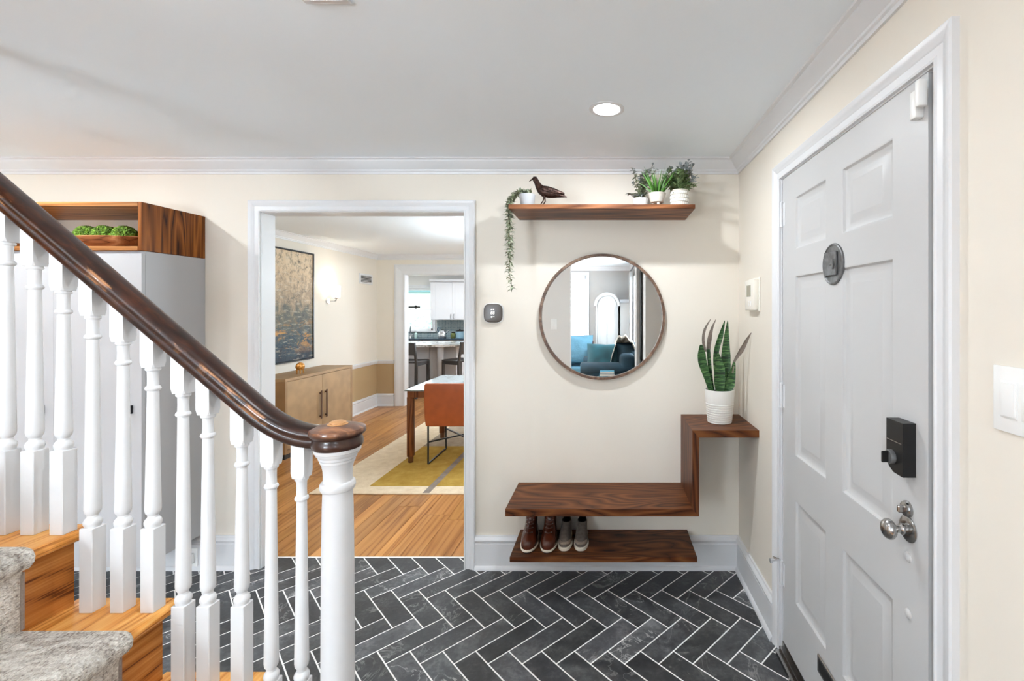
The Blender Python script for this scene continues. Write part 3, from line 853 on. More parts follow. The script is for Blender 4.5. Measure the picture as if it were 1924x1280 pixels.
# ================================================================== STAIRCASE
YBAL = 1.15                      # plane of the balusters
RISE, RUN = 0.195, 0.229
stair = thing('staircase', 'oak staircase with white turned balusters and worn dark handrail', 'staircase', (-0.60, 0.70, 0))
SY0, SY1 = 0.102, 1.195
def zt(i): return RISE*i                     # tread i = 1 (lowest) ...
def xn(i):                                   # nosing position of tread i
    return -1.120 - RUN*(i-4) + (0.055 if i == 2 else (0.09 if i == 1 else 0))
NST = 12
for i in range(1, NST):
    z, x = zt(i), xn(i)
    back = xn(i+1) - 0.03 - 0.012
    n = [(back, z-0.028), (x-0.012, z-0.028)] + [(x-0.012+0.014*math.sin(a), z-0.014-0.014*math.cos(a)) for a in [PI*k/8 for k in range(1, 8)]] + [(x-0.012, z), (back, z)]
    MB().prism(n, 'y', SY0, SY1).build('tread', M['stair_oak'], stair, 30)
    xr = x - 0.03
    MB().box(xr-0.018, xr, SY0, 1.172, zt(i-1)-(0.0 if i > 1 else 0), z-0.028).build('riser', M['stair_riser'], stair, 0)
# white stringers under the tread ends
for i in range(1, NST):
    MB().box(xn(i+1)-0.048, xn(i)-0.05, SY0-0.012, SY0+0.004, max(0.0, zt(i)-0.40), zt(i)-0.029).build('stringer_board', M['bal'], stair, 0)
    MB().box(xn(i+1)-0.048, xn(i)-0.05, 1.150, 1.168, max(0.0, zt(i)-0.40), zt(i)-0.029).build('stringer_board', M['bal'], stair, 0)

BX = [13, 65.5, 119.5, 174.4, 231.5, 287.7, 344.5, 391.0, 454.7, 510.0, 567.0]
BXW = [(p - VPX)*YBAL/F_PX for p in BX]
BST = [5, 5, 5, 4, 4, 4, 3, 3, 3, 2, 2]
for k in range(1, 8):                        # the flight goes on up past the left edge of the picture
    BXW.insert(0, BXW[0]-0.0757); BST.insert(0, 5 + (k+2)//3)
def rail_bottom(x):
    if x < -0.91: return 1.7726 - 0.854*(x+1.498)
    if x > -0.73: return 1.194
    t = (x+0.91)/0.18
    z0 = 1.7726 - 0.854*(-0.91+1.498)
    zc = z0 - 0.854*0.09
    return (1-t)**2*z0 + 2*t*(1-t)*zc + t*t*1.194
h = 0.0168
for x, st in zip(BXW, BST):
    z0 = zt(st); zs = z0 + 0.211
    zb = rail_bottom(x) - 0.082
    mb = MB()
    mb.box(x-h, x+h, YBAL-h, YBAL+h, z0, zs, 0.0015)
    L = zb - zs
    prof = [(0.0155, zs-0.001), (0.0155, zs+0.004), (0.0172, zs+0.008), (0.0175, zs+0.014), (0.0150, zs+0.020), (0.0112, zs+0.024), (0.0104, zs+0.029), (0.0122, zs+0.033), (0.0150, zs+0.037), (0.0162, zs+0.046)]
    for q in range(1, 9):
        t = q/8
        prof.append((0.0162 - 0.0048*t**0.9, zs+0.046 + (zb-0.062-zs-0.046)*t))
    prof += [(0.0114, zb-0.060), (0.0145, zb-0.058), (0.0160, zb-0.054), (0.0145, zb-0.049), (0.0118, zb-0.047), (0.0112, zb-0.030), (0.0116, zb-0.012), (0.0124, zb-0.009), (0.0150, zb-0.0075), (0.0156, zb-0.004), (0.0145, zb-0.001), (0.0145, zb+0.002)]
    mb.lathe(prof, (x, YBAL, 0), 20)
    # square upper block with chamfered lower corners and a raked top
    c = h; e = h*0.74; zz = zb; zc = zb + 0.013
    low = [(x-c,YBAL-e),(x-e,YBAL-c),(x+e,YBAL-c),(x+c,YBAL-e),(x+c,YBAL+e),(x+e,YBAL+c),(x-e,YBAL+c),(x-c,YBAL+e)]
    up = [(x-c,YBAL-c),(x-c*0.999,YBAL-c),(x+c*0.999,YBAL-c),(x+c,YBAL-c),(x+c,YBAL+c),(x+c*0.999,YBAL+c),(x-c*0.999,YBAL+c),(x-c,YBAL+c)]
    mb.rings([[(a,b,zz) for a,b in low], [(a,b,zc) for a,b in up], [(a,b,rail_bottom(a)+0.006) for a,b in up]])
    mb.build('baluster', M['bal'], stair, 30)

# handrail swept along its bottom line
path = [(-2.30, rail_bottom(-2.30)), (-1.8, rail_bottom(-1.8)), (-1.3, rail_bottom(-1.3))] + [(-0.95+0.02*i, rail_bottom(-0.95+0.02*i)) for i in range(0, 13)] + [(-0.69, 1.194)]
half = [(0.020,0.0),(0.0235,0.004),(0.0245,0.013),(0.0235,0.019),(0.0275,0.0215),(0.0310,0.0255),(0.0325,0.032),(0.0315,0.039),(0.0270,0.0455),(0.0180,0.0505),(0.0080,0.0525)]
prof = half + [(-y, q) for y, q in half[::-1]]
rs = []
for i, (px, pz) in enumerate(path):
    a = path[max(i-1, 0)]; b = path[min(i+1, len(path)-1)]
    tx, tz = b[0]-a[0], b[1]-a[1]; l = math.hypot(tx, tz); nx_, nz_ = -tz/l, tx/l
    rs.append([(px+nx_*q, YBAL+y, pz+nz_*q) for y, q in prof])
mb = MB().rings(rs)
mb.v = [(x, y-YBAL, z) for x, y, z in mb.v]
rail = mb.build('handrail', M['rail'], None, 35)
rail.location = (0.60, YBAL-0.70, 0); rail.parent = stair; rail['label'] = 'worn dark brown wooden handrail'

# newel post and its cap
XN = -0.683
npf = [(0.046, 0.39), (0.046, 0.42), (0.0400, 0.43), (0.0385, 0.45), (0.0378, 0.70), (0.0368, 0.90), (0.0352, 1.04), (0.0340, 1.078), (0.0342, 1.084), (0.0385, 1.087), (0.0405, 1.094), (0.0400, 1.102), (0.0380, 1.106), (0.0335, 1.108), (0.0328, 1.120), (0.0335, 1.138), (0.0365, 1.152), (0.0400, 1.158), (0.0400, 1.163), (0.0430, 1.166), (0.0440, 1.172), (0.0480, 1.176), (0.0500, 1.182), (0.0525, 1.184), (0.0535, 1.196)]
newel = MB().lathe(npf, (XN, YBAL, 0), 40).build('newel_post', M['bal'], stair, 28)
cp = [(0.0, 0.0), (0.0525, 0.0), (0.0570, 0.004), (0.0585, 0.012), (0.0575, 0.020), (0.0545, 0.0255), (0.0550, 0.029), (0.0600, 0.033), (0.0635, 0.037), (0.0645, 0.043), (0.0625, 0.049), (0.0480, 0.055), (0.0260, 0.0585), (0.0, 0.0592)]
mb = MB().lathe(cp, (0, 0, 0), 40)
cap = mb.build('newel_cap', M['newelcap'], None, 40); cap.location = (XN+0.60, YBAL-0.70, 1.192); cap.parent = stair
bt = MB().lathe([(0.0235, 0.057), (0.0235, 0.060), (0.0195, 0.0612), (0.0190, 0.0640), (0.0150, 0.0665), (0.0, 0.0680)], (0, 0, 0), 28).build('cap_button', M['button'], None)
bt.parent = cap

# carpet runner over the steps
run = thing('stair_runner', 'beige and grey streaked carpet runner laid over the oak steps', 'carpet', (-0.9, 0.64, 0))
outer, inner = [], []
for i in range(1, 9):
    x, z = xn(i), zt(i); xr = x-0.03
    zp = zt(i-1)
    pts = [((xr+0.013, zp+0.014), (xr+0.001, zp+0.001)), ((xr+0.014, z-0.060), (xr+0.001, z-0.060)), ((xr+0.020, z-0.042), (xr+0.003, z-0.036)),
           ((x+0.008, z-0.034), (x-0.010, z-0.0285)), ((x+0.017, z-0.022), (x+0.001, z-0.020)), ((x+0.019, z-0.008), (x+0.0025, z-0.010)), ((x+0.012, z+0.008), (x-0.002, z-0.001)), ((x-0.004, z+0.0145), (x-0.006, z+0.0008)),
           ((x-0.05, z+0.0145), (x-0.05, z+0.0008)), ((xn(i+1)-0.03+0.04, z+0.014), (xn(i+1)-0.03+0.04, z+0.0008))]
    for o_, n_ in pts: outer.append(o_); inner.append(n_)
CY0, CY1 = 0.19, 1.058
rs = []
mb = MB()
n = len(outer)
ys = [CY0, CY0+0.01, (CY0+CY1)/2, CY1-0.006, CY1]
vs = []
for j, y in enumerate(ys):
    edge = j in (0, len(ys)-1)
    for (a, b), (c, d) in zip(outer, inner):
        if edge: vs.append((a*0.7+c*0.3, y, b*0.7+d*0.3))
        else: vs.append((a, y, b))
nb = len(vs)
for y in (CY0, CY1):
    for c, d in inner: vs.append((c, y, d))
fs = []
for j in range(len(ys)-1):
    for i in range(n-1):
        fs.append((j*n+i, j*n+i+1, (j+1)*n+i+1, (j+1)*n+i))
for i in range(n-1):
    fs.append((i, i+1, nb+i+1, nb+i)); q = (len(ys)-1)*n
    fs.append((q+i, nb+n+i, nb+n+i+1, q+i+1))
mb.add(vs, fs)
mb.build('carpet', M['carpet'], run, 60)
for i in range(1, 7):         # the bound side edge shows on each riser
    x, z = xn(i), zt(i)
    MB().tube([(x-0.03+0.008, CY1+0.001, zt(i-1)+0.012), (x-0.03+0.008, CY1+0.001, z-0.05)], 0.006, 6).build('edge_binding', M['rug_stripe'], run)

# ================================================================== ENTRY OBJECTS
def downlight(x, y, z, label, power, grp='recessed downlights'):
    t = thing('recessed_downlight', label, 'ceiling light', (x, y, z), grp)
    MB().lathe([(0.058, 0.0), (0.060, -0.003), (0.070, -0.005), (0.078, -0.002), (0.078, 0.0)], (x, y, z), 32, closed=True).build('trim_ring', M['trim'], t)
    MB().lathe([(0.0, -0.004), (0.045, -0.0035), (0.058, -0.002), (0.058, -0.0005)], (x, y, z), 32).build('lens', M['lens'], t)
    d = bpy.data.lights.new('downlight_beam', 'AREA'); d.shape = 'DISK'; d.size = 0.06; d.energy = power; d.color = (0.90, 0.955, 1.0)
    o = bpy.data.objects.new('downlight_beam', d); col.objects.link(o); o.location = (0, 0, -0.008); o.parent = t
    return t
downlight(0.0, 2.004, CEIL, 'lit round downlight in the entry ceiling in front of the floating shelf', LAMP_W*0.78)
downlight(-0.45, 0.74, CEIL, 'lit round downlight in the entry ceiling just above the camera', LAMP_W*0.42)
downlight(-2.85, 1.90, CEIL, 'lit round downlight in the entry ceiling before the white cabinet', LAMP_W*0.75)
downlight(-1.2, -1.3, CEIL, 'added unseen downlight in the living room ceiling beside the stair wall', LAMP_W)  # living room downlights are added for brightness, out of view
downlight(-3.0, -1.3, CEIL, 'added unseen downlight in the living room ceiling at the left side', LAMP_W)
downlight(-1.2, -2.9, CEIL, 'added unseen downlight in the living room ceiling above the mahogany chair', LAMP_W)
downlight(-0.6, 4.6, CEIL, 'added unseen downlight in the dining ceiling right of the table', LAMP_W*0.3)  # dining downlights are added fill, hidden by the wall
downlight(-1.0, 6.3, CEIL, 'added unseen downlight in the dining ceiling near the kitchen opening', LAMP_W*0.3)
downlight(-3.2, 9.3, CEIL, 'added unseen downlight in the kitchen ceiling above the island', LAMP_W*1.5)  # kitchen downlights are added too, unseen, to lift the brightness
downlight(-4.6, 9.0, CEIL, 'added unseen downlight in the kitchen ceiling at the left', LAMP_W*1.5)

# ceiling register just at the top edge of the picture
t = thing('ceiling_register', 'white ceiling air register at the top edge of the view', 'vent', (-0.80, 1.16, CEIL))
MB().box(-0.868, -0.735, 1.00, 1.306, CEIL-0.008, CEIL-0.0005, 0.002).build('frame', M['trim'], t)
for k in range(8): MB().bar((-0.855, 1.03+k*0.035, CEIL-0.010), (-0.748, 1.03+k*0.035, CEIL-0.010), 0.014, 0.002, (0, 0.5, 0.8)).build('louvre', M['trim'], t, 0)

# --- wall cabinet with the oak niche on top
cx0, cx1, cy0, cy1 = -3.30, -2.394, 2.330, YB
cab = thing('wall_cabinet', 'tall white wall-hung cabinet behind the stair railing', 'cabinet', ((cx0+cx1)/2, 2.515, 0.213))
MB().box(cx0, cx1, cy0+0.020, cy1-0.001, 0.213, 1.846, 0.001).build('body', M['cab'], cab, 0)
xm = (cx0+cx1)/2
for (a, b) in ((cx0, xm), (xm, cx1)):
    dd = MB().box(a+0.0003, b-0.0003, cy0, cy0+0.019, 0.216, 1.832, 0.0006).build('cabinet_door', M['cab'], cab)
    hx = b-0.05
    MB().box(hx-0.0045, hx+0.0045, cy0-0.022, cy0+0.001, 1.008, 1.050).build('pull', M['black'], dd, 0)
nz0, nz1 = 1.848, 2.098
ni = thing('oak_niche', 'open oak box shelf on top of the white cabinet', 'shelf', (xm, 2.515, nz0))
MB().box(cx0+0.021, cx1-0.021, cy0, cy1-0.001, nz1-0.021, nz1, 0.001).build('top_board', M['niche_x'], ni, 0)
MB().box(cx0+0.021, cx1-0.021, cy0, cy1-0.001, nz0, nz0+0.021, 0.001).build('bottom_board', M['niche_x'], ni, 0)
MB().box(cx0, cx0+0.020, cy0, cy1-0.001, nz0, nz1, 0.001).build('side_board', M['niche_z'], ni, 0)
MB().box(cx1-0.020, cx1, cy0, cy1-0.001, nz0, nz1, 0.001).build('side_board', M['niche_z'], ni, 0)
# dough bowl with moss balls
by, bz = 2.475, nz0+0.0215
bw = thing('dough_bowl', 'long carved wooden dough bowl holding moss balls in the oak niche', 'bowl', (-2.71, by, bz))
mb = MB(); rs = []
for (zz, a, b) in ((0.0,0.10,0.045),(0.006,0.125,0.062),(0.03,0.158,0.086),(0.062,0.172,0.096),(0.066,0.168,0.092),(0.060,0.155,0.080),(0.030,0.125,0.055),(0.016,0.08,0.03)):
    rs.append([(-2.715+a*(abs(math.cos(2*PI*k/32))**0.8)*(1 if math.cos(2*PI*k/32)>=0 else -1), by+b*math.sin(2*PI*k/32), bz+zz*(1+0.10*math.cos(2*PI*k/32)**4 if zz > 0.05 else 1)) for k in range(32)])
mb.rings(rs).build('bowl', M['bowl'], bw, 50)
mp = [(-2.815, 2.455, 0.055), (-2.715, 2.45, 0.058), (-2.615, 2.458, 0.056), (-2.765, 2.505, 0.062), (-2.665, 2.505, 0.062)]
words = ['leftmost front moss ball in the wooden dough bowl', 'middle front moss ball in the wooden dough bowl', 'rightmost front moss ball in the wooden dough bowl', 'left one of the two rear moss balls in the dough bowl', 'right one of the two rear moss balls in the dough bowl']
for (x, y, r), lb in zip(mp, words):
    rr = 0.054
    bm = bmesh.new(); bmesh.ops.create_icosphere(bm, subdivisions=5, radius=rr)
    for v in bm.verts: v.co *= 1 + random.uniform(-0.06, 0.06) + 0.05*math.sin(v.co.x*190+x*50)*math.sin(v.co.y*170)*math.sin(v.co.z*180)

    mb = MB().bm(bm)
    mb.v = [(x+p[0], y+p[1], bz+0.022+rr*0.95+p[2]) for p in mb.v]
    o = centre_origin(mb.build('moss_ball', M['moss'], None, 30)); tag(o, lb, 'moss ball', 'moss balls in the dough bowl')

# --- floating shelf
sh = MB().box(-0.5206, 0.4686, 2.396, YB-0.0005, 2.077, 2.101, 0.0015).build('floating_shelf', M['shelf_x'], None, 0)
tag(centre_origin(sh), 'long dark wood floating shelf high on the wall above the mirror', 'shelf')

# leaves
def leaf(mb, base, d, up, L, W, bend=0.25, n=3):
    base, d, up = Vector(base), Vector(d).normalized(), Vector(up)
    s_ = d.cross(up)
    if s_.length < 1e-4: s_ = d.cross(Vector((1,0,0)))
    s_.normalize(); nn = s_.cross(d).normalized()
    vs = [base]; 
    for i in range(1, n+1):
        t = i/(n+1); wd = W/2*math.sin(PI*(t**0.8)); c = base + d*(L*t) + nn*(-bend*L*t*t)
        vs += [c - s_*wd + nn*wd*0.35, c, c + s_*wd + nn*wd*0.35]
    vs.append(base + d*L - nn*bend*L)
    fs = [(0,1,2),(0,2,3)]
    for i in range(n-1):
        a = 1+3*i; fs += [(a,a+3,a+4,a+1),(a+1,a+4,a+5,a+2)]
    a = 1+3*(n-1); e = len(vs)-1
    fs += [(a,e,a+1),(a+1,e,a+2)]
    mb.add(vs, fs)
rnd = random.Random(5)
def rdir(zmin=-1.0, zmax=1.0):
    z = rnd.uniform(zmin, zmax); a = rnd.uniform(0, 2*PI); q = math.sqrt(max(0, 1-z*z)); return Vector((q*math.cos(a), q*math.sin(a), z))
ZS = 2.101
# trailing plant at the left end
tp = thing('trailing_plant', 'grey pot with a dusty green vine trailing down from the shelf end', 'plant', (-0.430, 2.455, ZS))
px, py = -0.432, 2.46
MB().lathe([(0.0,0.0),(0.033,0.0),(0.036,0.004),(0.043,0.062),(0.0435,0.066),(0.040,0.066),(0.038,0.056),(0.0,0.055)], (px, py, ZS), 28).build('pot', M['pot_grey'], tp)
MB().lathe([(0.0,0.0575),(0.0385,0.057)], (px, py, ZS), 20).build('soil', M['soil'], tp)
fo = MB(); stm = MB()
def vine(pts, dens, LL=(0.020, 0.030), r=0.0016):
    P = [Vector(p) for p in pts]
    stm.tube(P, r, 6)
    for i in range(len(P)-1):
        a, b = P[i], P[i+1]; k = max(1, int((b-a).length*dens))
        for j in range(k):
            q = a.lerp(b, (j+rnd.random())/k)
            d = (rdir(-0.5, 0.5) + Vector((0,0,0.15))).normalized()
            if (q.y + d.y*0.03) > YB-0.004: d.y = -abs(d.y)
            leaf(fo, q, d, (0,0,1), rnd.uniform(*LL), rnd.uniform(0.010, 0.016), 0.3)
for k in range(4):
    ox = rnd.uniform(-0.01, 0.01); oy = rnd.uniform(-0.012, 0.012)
    e = [2.03, 1.86, 1.76, 1.66][k]
    pts = [(px+0.01-ox, py+oy, ZS+0.055), (px-0.012+ox, py+oy, ZS+0.090), (px-0.05, py+oy, ZS+0.075+ox), (px-0.088, py+oy-0.005, ZS+0.035+ox), (px-0.103+ox*0.8, py+oy*0.9, ZS-0.01)]
    zz = ZS-0.01
    while zz > e + 0.03:
        zz -= 0.05; pts.append((px-0.100+rnd.uniform(-0.006, 0.010)+(2.1-zz)*0.02, py+oy*0.9+rnd.uniform(-0.006, 0.006), zz))
    vine(pts, 240, (0.024, 0.036))
for k in range(44):
    d = rdir(0.3, 1); leaf(fo, (px-0.02+rnd.uniform(-0.03, 0.035), py+rnd.uniform(-0.03, 0.03), ZS+0.055+rnd.uniform(0, 0.03)), d, (0,0,1), rnd.uniform(0.026, 0.040), 0.016, 0.3)
fo.build('foliage', M['vine'], tp, 60)['kind'] = 'stuff'
stm.build('stem', M['stem'], tp)

# bronze bird
bx, byy = -0.357, 2.45
bd = thing('bird_figurine', 'dark bronze shorebird figurine standing on the floating shelf', 'figurine', (bx, byy, ZS))
sect = [(-0.044,0.150,0.004),(-0.040,0.1515,0.011),(-0.033,0.150,0.0155),(-0.026,0.140,0.0150),(-0.020,0.126,0.0150),(-0.010,0.108,0.0200),(0.003,0.092,0.0265),(0.020,0.081,0.0300),(0.046,0.0735,0.0285),(0.072,0.068,0.0225),(0.098,0.062,0.0150),(0.120,0.056,0.0080),(0.142,0.0510,0.0025)]
rs = []
for i, (x, z, r) in enumerate(sect):
    a = sect[max(i-1,0)]; b = sect[min(i+1,len(sect)-1)]
    tx, tz = b[0]-a[0], b[1]-a[1]; l = math.hypot(tx, tz); nx_, nz_ = -tz/l, tx/l
    rs.append([(bx+x+nx_*r*math.cos(2*PI*k/16), byy+0.8*r*math.sin(2*PI*k/16), ZS+z+nz_*r*math.cos(2*PI*k/16)) for k in range(16)])
MB().rings(rs).build('body', M['bronze'], bd, 60)
bk = MB().tube([(bx-0.040, byy, ZS+0.150), (bx-0.054, byy, ZS+0.143), (bx-0.064, byy, ZS+0.134)], [0.006, 0.0035, 0.001], 8).build('beak', M['bronze'], bd)
for sgn in (-1, 1):
    wg = []
    for (x, z, r, rz) in ((0.008,0.092,0.004,0.006),(0.022,0.092,0.006,0.016),(0.045,0.086,0.0065,0.019),(0.075,0.080,0.005,0.016),(0.105,0.073,0.004,0.010),(0.128,0.069,0.002,0.004)):
        wg.append([(bx+x, byy+sgn*(0.021-(x-0.02)*0.11)+r*math.sin(2*PI*k/10), ZS+z+rz*math.cos(2*PI*k/10)) for k in range(10)])
    MB().rings(wg).build('wing', M['bronze'], bd, 60)
    MB().tube([(bx+0.020, byy+sgn*0.010, ZS+0.056), (bx+0.019+0.004*sgn, byy+sgn*0.010, ZS+0.030), (bx+0.001+0.005*sgn, byy+sgn*0.010, ZS+0.003)], [0.0045, 0.003, 0.003], 8).tube([(bx-0.014+0.005*sgn, byy+sgn*0.010, ZS+0.0025), (bx+0.006+0.005*sgn, byy+sgn*0.010, ZS+0.0025)], 0.0024, 6).build('leg', M['bronze'], bd)

# three pots at the right end
def pot_fluted(x, y, r0, r1, h, n, depth, mat, parent, name='pot'):
    rs = []
    N = n*4
    for (q, rr) in ((0.0, r0*0.96), (0.06, r0), (0.9, r1), (0.97, r1), (1.0, r1*0.97), (1.0, r1*0.88), (0.85, r1*0.86)):
        fl = depth if 0.05 < q < 0.95 else 0
        rs.append([(x+(rr-fl*(0.5+0.5*math.cos(k*PI/2)))*math.cos(2*PI*k/N), y+(rr-fl*(0.5+0.5*math.cos(k*PI/2)))*math.sin(2*PI*k/N), ZS+h*q) for k in range(N)])
    return MB().rings(rs).build(name, mat, parent, 30)
# left: small fluted pot with sage sprays
g1 = (0.190, 2.520)
t = thing('potted_eucalyptus', 'small fluted white pot with sage grey sprays, leftmost of the three shelf pots', 'plant', (*g1, ZS), 'pots at the right end of the shelf')
pot_fluted(g1[0], g1[1], 0.040, 0.044, 0.058, 16, 0.003, M['pot_white'], t)
fo = MB(); stm = MB(); tips = MB()
for k in range(22):
    a = rnd.uniform(0.25, 1.0); ang = rnd.uniform(-2.6, 2.6)
    dx = -0.105*rnd.random()+0.03 if k % 4 else rnd.uniform(0.0, 0.09); dy = rnd.uniform(-0.06, 0.05); hz = rnd.uniform(0.03, 0.17)
    if k in (0, 1): dx, hz = (-0.035, 0.19) if k == 0 else (0.055, 0.20)
    P = [Vector((g1[0]+dx*q*(1.25), min(g1[1]+dy*q, YB-0.035), ZS+0.052+hz*(q**0.8)-(0.03*q*q if hz < 0.09 else 0))) for q in (0, 0.25, 0.5, 0.75, 1.0)]
    stm.tube(P, 0.0013, 5)
    for i in range(4):
        for j in range(6):
            q = P[i].lerp(P[i+1], (j+rnd.random())/6)
            leaf(fo if i < 3 else tips, q, (rdir(-0.3, 0.7)), (0,0,1), rnd.uniform(0.017, 0.025), rnd.uniform(0.011, 0.016), 0.25)
fo.build('foliage', M['sage'], t, 60)['kind'] = 'stuff'; tips.build('leaf_tips', M['bluegrey'], t, 60)['kind'] = 'stuff'; stm.build('stem', M['stem'], t)
# middle: footed bowl with grass
g2 = (0.273, 2.452)
t = thing('potted_grass', 'footed ribbed bowl of bright green grass, middle of the three shelf pots', 'plant', (*g2, ZS), 'pots at the right end of the shelf')
pf = [(0.0,0.016),(0.020,0.016),(0.034,0.022)] + [(0.036+0.011*q/8-(0.001 if q % 2 else 0), 0.026+0.040*q/8) for q in range(0, 9)] + [(0.0475,0.070),(0.044,0.071),(0.042,0.064),(0.0,0.062)]
MB().lathe(pf, (*g2, ZS), 36).build('pot', M['pot_stone'], t)
for k in range(3):
    a = PI/2*3 + (k-1)*2*PI/3+0.25
    MB().lathe([(0.0,0.0),(0.007,0.0),(0.009,0.006),(0.010,0.022),(0.0,0.024)], (g2[0]+0.020*math.cos(a), g2[1]+0.020*math.sin(a), ZS), 12).build('foot', M['pot_stone'], t)
for k in range(46):
    a = rnd.uniform(0, 2*PI); sp = rnd.uniform(0.05, 0.72); L = rnd.uniform(0.09, 0.165)
    d = Vector((math.cos(a)*sp, math.sin(a)*sp*0.8, 1.0)).normalized()
    b0 = Vector((g2[0]+0.024*math.cos(a)*sp*1.2, g2[1]+0.024*math.sin(a)*sp, ZS+0.062))
    w_ = 0.0050; s_ = d.cross(Vector((math.cos(a+1.3), math.sin(a+1.3), 0))).normalized()
    mb = MB(); vs = []
    for q in (0, 0.33, 0.66, 1.0):
        c = b0 + d*(L*q) + Vector((math.cos(a), math.sin(a), 0))*(0.030*q*q*sp) - Vector((0,0,0.018*q*q*sp))
        ww_ = w_*(1-q**2*0.92); vs += [c-s_*ww_, c+s_*ww_]
    mb.add(vs, [(0,1,3,2),(2,3,5,4),(4,5,7,6)])
    mb.build('blade', M['grass'], t, 60)
# right: textured cylinder with leafy bush
g3 = (0.397, 2.475)
t = thing('potted_bush', 'tall textured cream pot with bushy grey-green leaves, rightmost of the three shelf pots', 'plant', (*g3, ZS), 'pots at the right end of the shelf')
pf = [(0.0,0.0),(0.044,0.0),(0.047,0.003)]; 
for q in range(4):
    z0 = 0.006+q*0.020; pf += [(0.0495,z0),(0.0495,z0+0.016),(0.0480,z0+0.0175),(0.0480,z0+0.0185)]
pf += [(0.050,0.087),(0.050,0.091),(0.046,0.091),(0.045,0.080),(0.0,0.079)]
pot = MB().lathe(pf, (*g3, ZS), 40).build('pot', M['pot_stone'], t)
sm = None
for q in range(4):
    for k in range(26):
        a = 2*PI*(k+0.5*(q % 2))/26
        if math.sin(a) > 0.35: continue
        if sm is None:
            sm = MB().box(-0.0018, 0.0014, -0.0036, 0.0036, -0.0072, 0.0072, 0.0008).build('raised_dash', M['pot_white'], None); o = sm
        else:
            o = sm.copy(); col.objects.link(o)
        o.parent = pot; o.location = (0.0500*math.cos(a), 0.0500*math.sin(a), 0.014+0.020*q); o.rotation_euler = (0, 0, a)
fo = MB(); stm = MB(); tips = MB()
for k in range(56):
    a = rnd.uniform(0, 2*PI); sp = rnd.random()**0.5; hz = rnd.uniform(0.03, 0.20)
    e = Vector((g3[0]+0.105*sp*math.cos(a)*(1.0 if math.cos(a) > 0 else 0.85), min(g3[1]+0.085*sp*math.sin(a), YB-0.04), ZS+0.078+hz*(1-0.45*sp*sp)))
    b0 = Vector((g3[0]+0.03*sp*math.cos(a), g3[1]+0.03*sp*math.sin(a), ZS+0.08))
    P = [b0.lerp(e, q)+Vector((0,0,0.02*math.sin(PI*q))) for q in (0, 0.3, 0.6, 1.0)]
    stm.tube(P, 0.0013, 5)
    for i in range(3):
        for j in range(5):
            q = P[i].lerp(P[i+1], (j+rnd.random())/5)
            up_ = q.z > ZS+0.185 or (q.x > g3[0]+0.05 and q.z > ZS+0.13)
            leaf(tips if up_ else fo, q, rdir(-0.25, 0.8), (0,0,1), rnd.uniform(0.024, 0.038), rnd.uniform(0.015, 0.022), 0.2)
fo.build('foliage', M['boxleaf'], t, 60)['kind'] = 'stuff'; tips.build('leaf_tips', M['bluegrey'], t, 60)['kind'] = 'stuff'; stm.build('stem', M['stem'], t)

# --- round mirror
mc = ((1131-VPX)*2.665/F_PX, 1.54-(595.5-VPY)*2.665/F_PX)
mr = thing('round_mirror', 'round wall mirror with a thin rustic brown frame', 'mirror', (mc[0], YB-0.02, mc[1]))
MB().lathe([(0.357,-0.036),(0.372,-0.036),(0.373,-0.033),(0.373,-0.001),(0.357,-0.001)], (mc[0], YB, mc[1]), 96, 'y', closed=True).build('frame', M['mirframe'], mr, 35)
o = MB().lathe([(0.0,-0.0221),(0.3568,-0.022),(0.3568,-0.004)], (mc[0], YB, mc[1]), 96, 'y').build('mirror_glass', M['mirror'], mr, 20)

# --- thermostat beside the doorway
tx, tz = (928-VPX)*YB/F_PX, 1.54-(588.5-VPY)*YB/F_PX
th = thing('thermostat', 'dark rounded square thermostat with lit digits beside the dining doorway', 'thermostat', (tx, YB-0.012, tz))
def squircle(r, n=48, e=3.6):
    out = []
    for k in range(n):
        a = 2*PI*k/n; c, s_ = math.cos(a), math.sin(a)
        q = (abs(c)**e + abs(s_)**e)**(-1/e); out.append((r*q*c, r*q*s_))
    return out
MB().rings([[(tx+a, YB-y_, tz+b) for a, b in squircle(r_)] for (y_, r_) in ((0.001, 0.060), (0.006, 0.0605), (0.006, 0.050))]).build('wall_plate', M['plastic_white'], th)
MB().rings([[(tx+a, YB-y_, tz+b) for a, b in squircle(r_)] for (y_, r_) in ((0.006, 0.053), (0.020, 0.055), (0.024, 0.052), (0.025, 0.045))]).build('face', plain('dark_bronze_plastic', srgb(78, 70, 64), 0.25), th, 40)
def text(s_, name, size, loc, rot, mat, parent, ext=0.0004):
    cu = bpy.data.curves.new(name, 'FONT'); cu.body = s_; cu.size = size; cu.extrude = ext; cu.align_x = 'CENTER'; cu.align_y = 'CENTER'
    ob = bpy.data.objects.new(name, cu); col.objects.link(ob)
    dg = bpy.context.evaluated_depsgraph_get(); me = bpy.data.meshes.new_from_object(ob.evaluated_get(dg)); bpy.data.objects.remove(ob)
    o = bpy.data.objects.new(name, me); col.objects.link(o); me.materials.append(mat)
    o.rotation_euler = rot; o.parent = parent; o.location = Vector(loc)-Vector(parent.location)
    return o
text('68', 'display_digits', 0.026, (tx-0.002, YB-0.0256, tz+0.001), (R(90),0,0), M['digits'], th)
ic = MB()
for q in (-0.007, 0.004): ic.box(tx+q-0.004, tx+q+0.003, YB-0.0258, YB-0.0252, tz+0.018, tz+0.024)
ic.box(tx-0.011, tx-0.003, YB-0.0258, YB-0.0252, tz-0.027, tz-0.019).box(tx-0.001, tx+0.010, YB-0.0258, YB-0.0252, tz-0.023, tz-0.020)
ic.build('display_icons', M['digits'], th, 0)

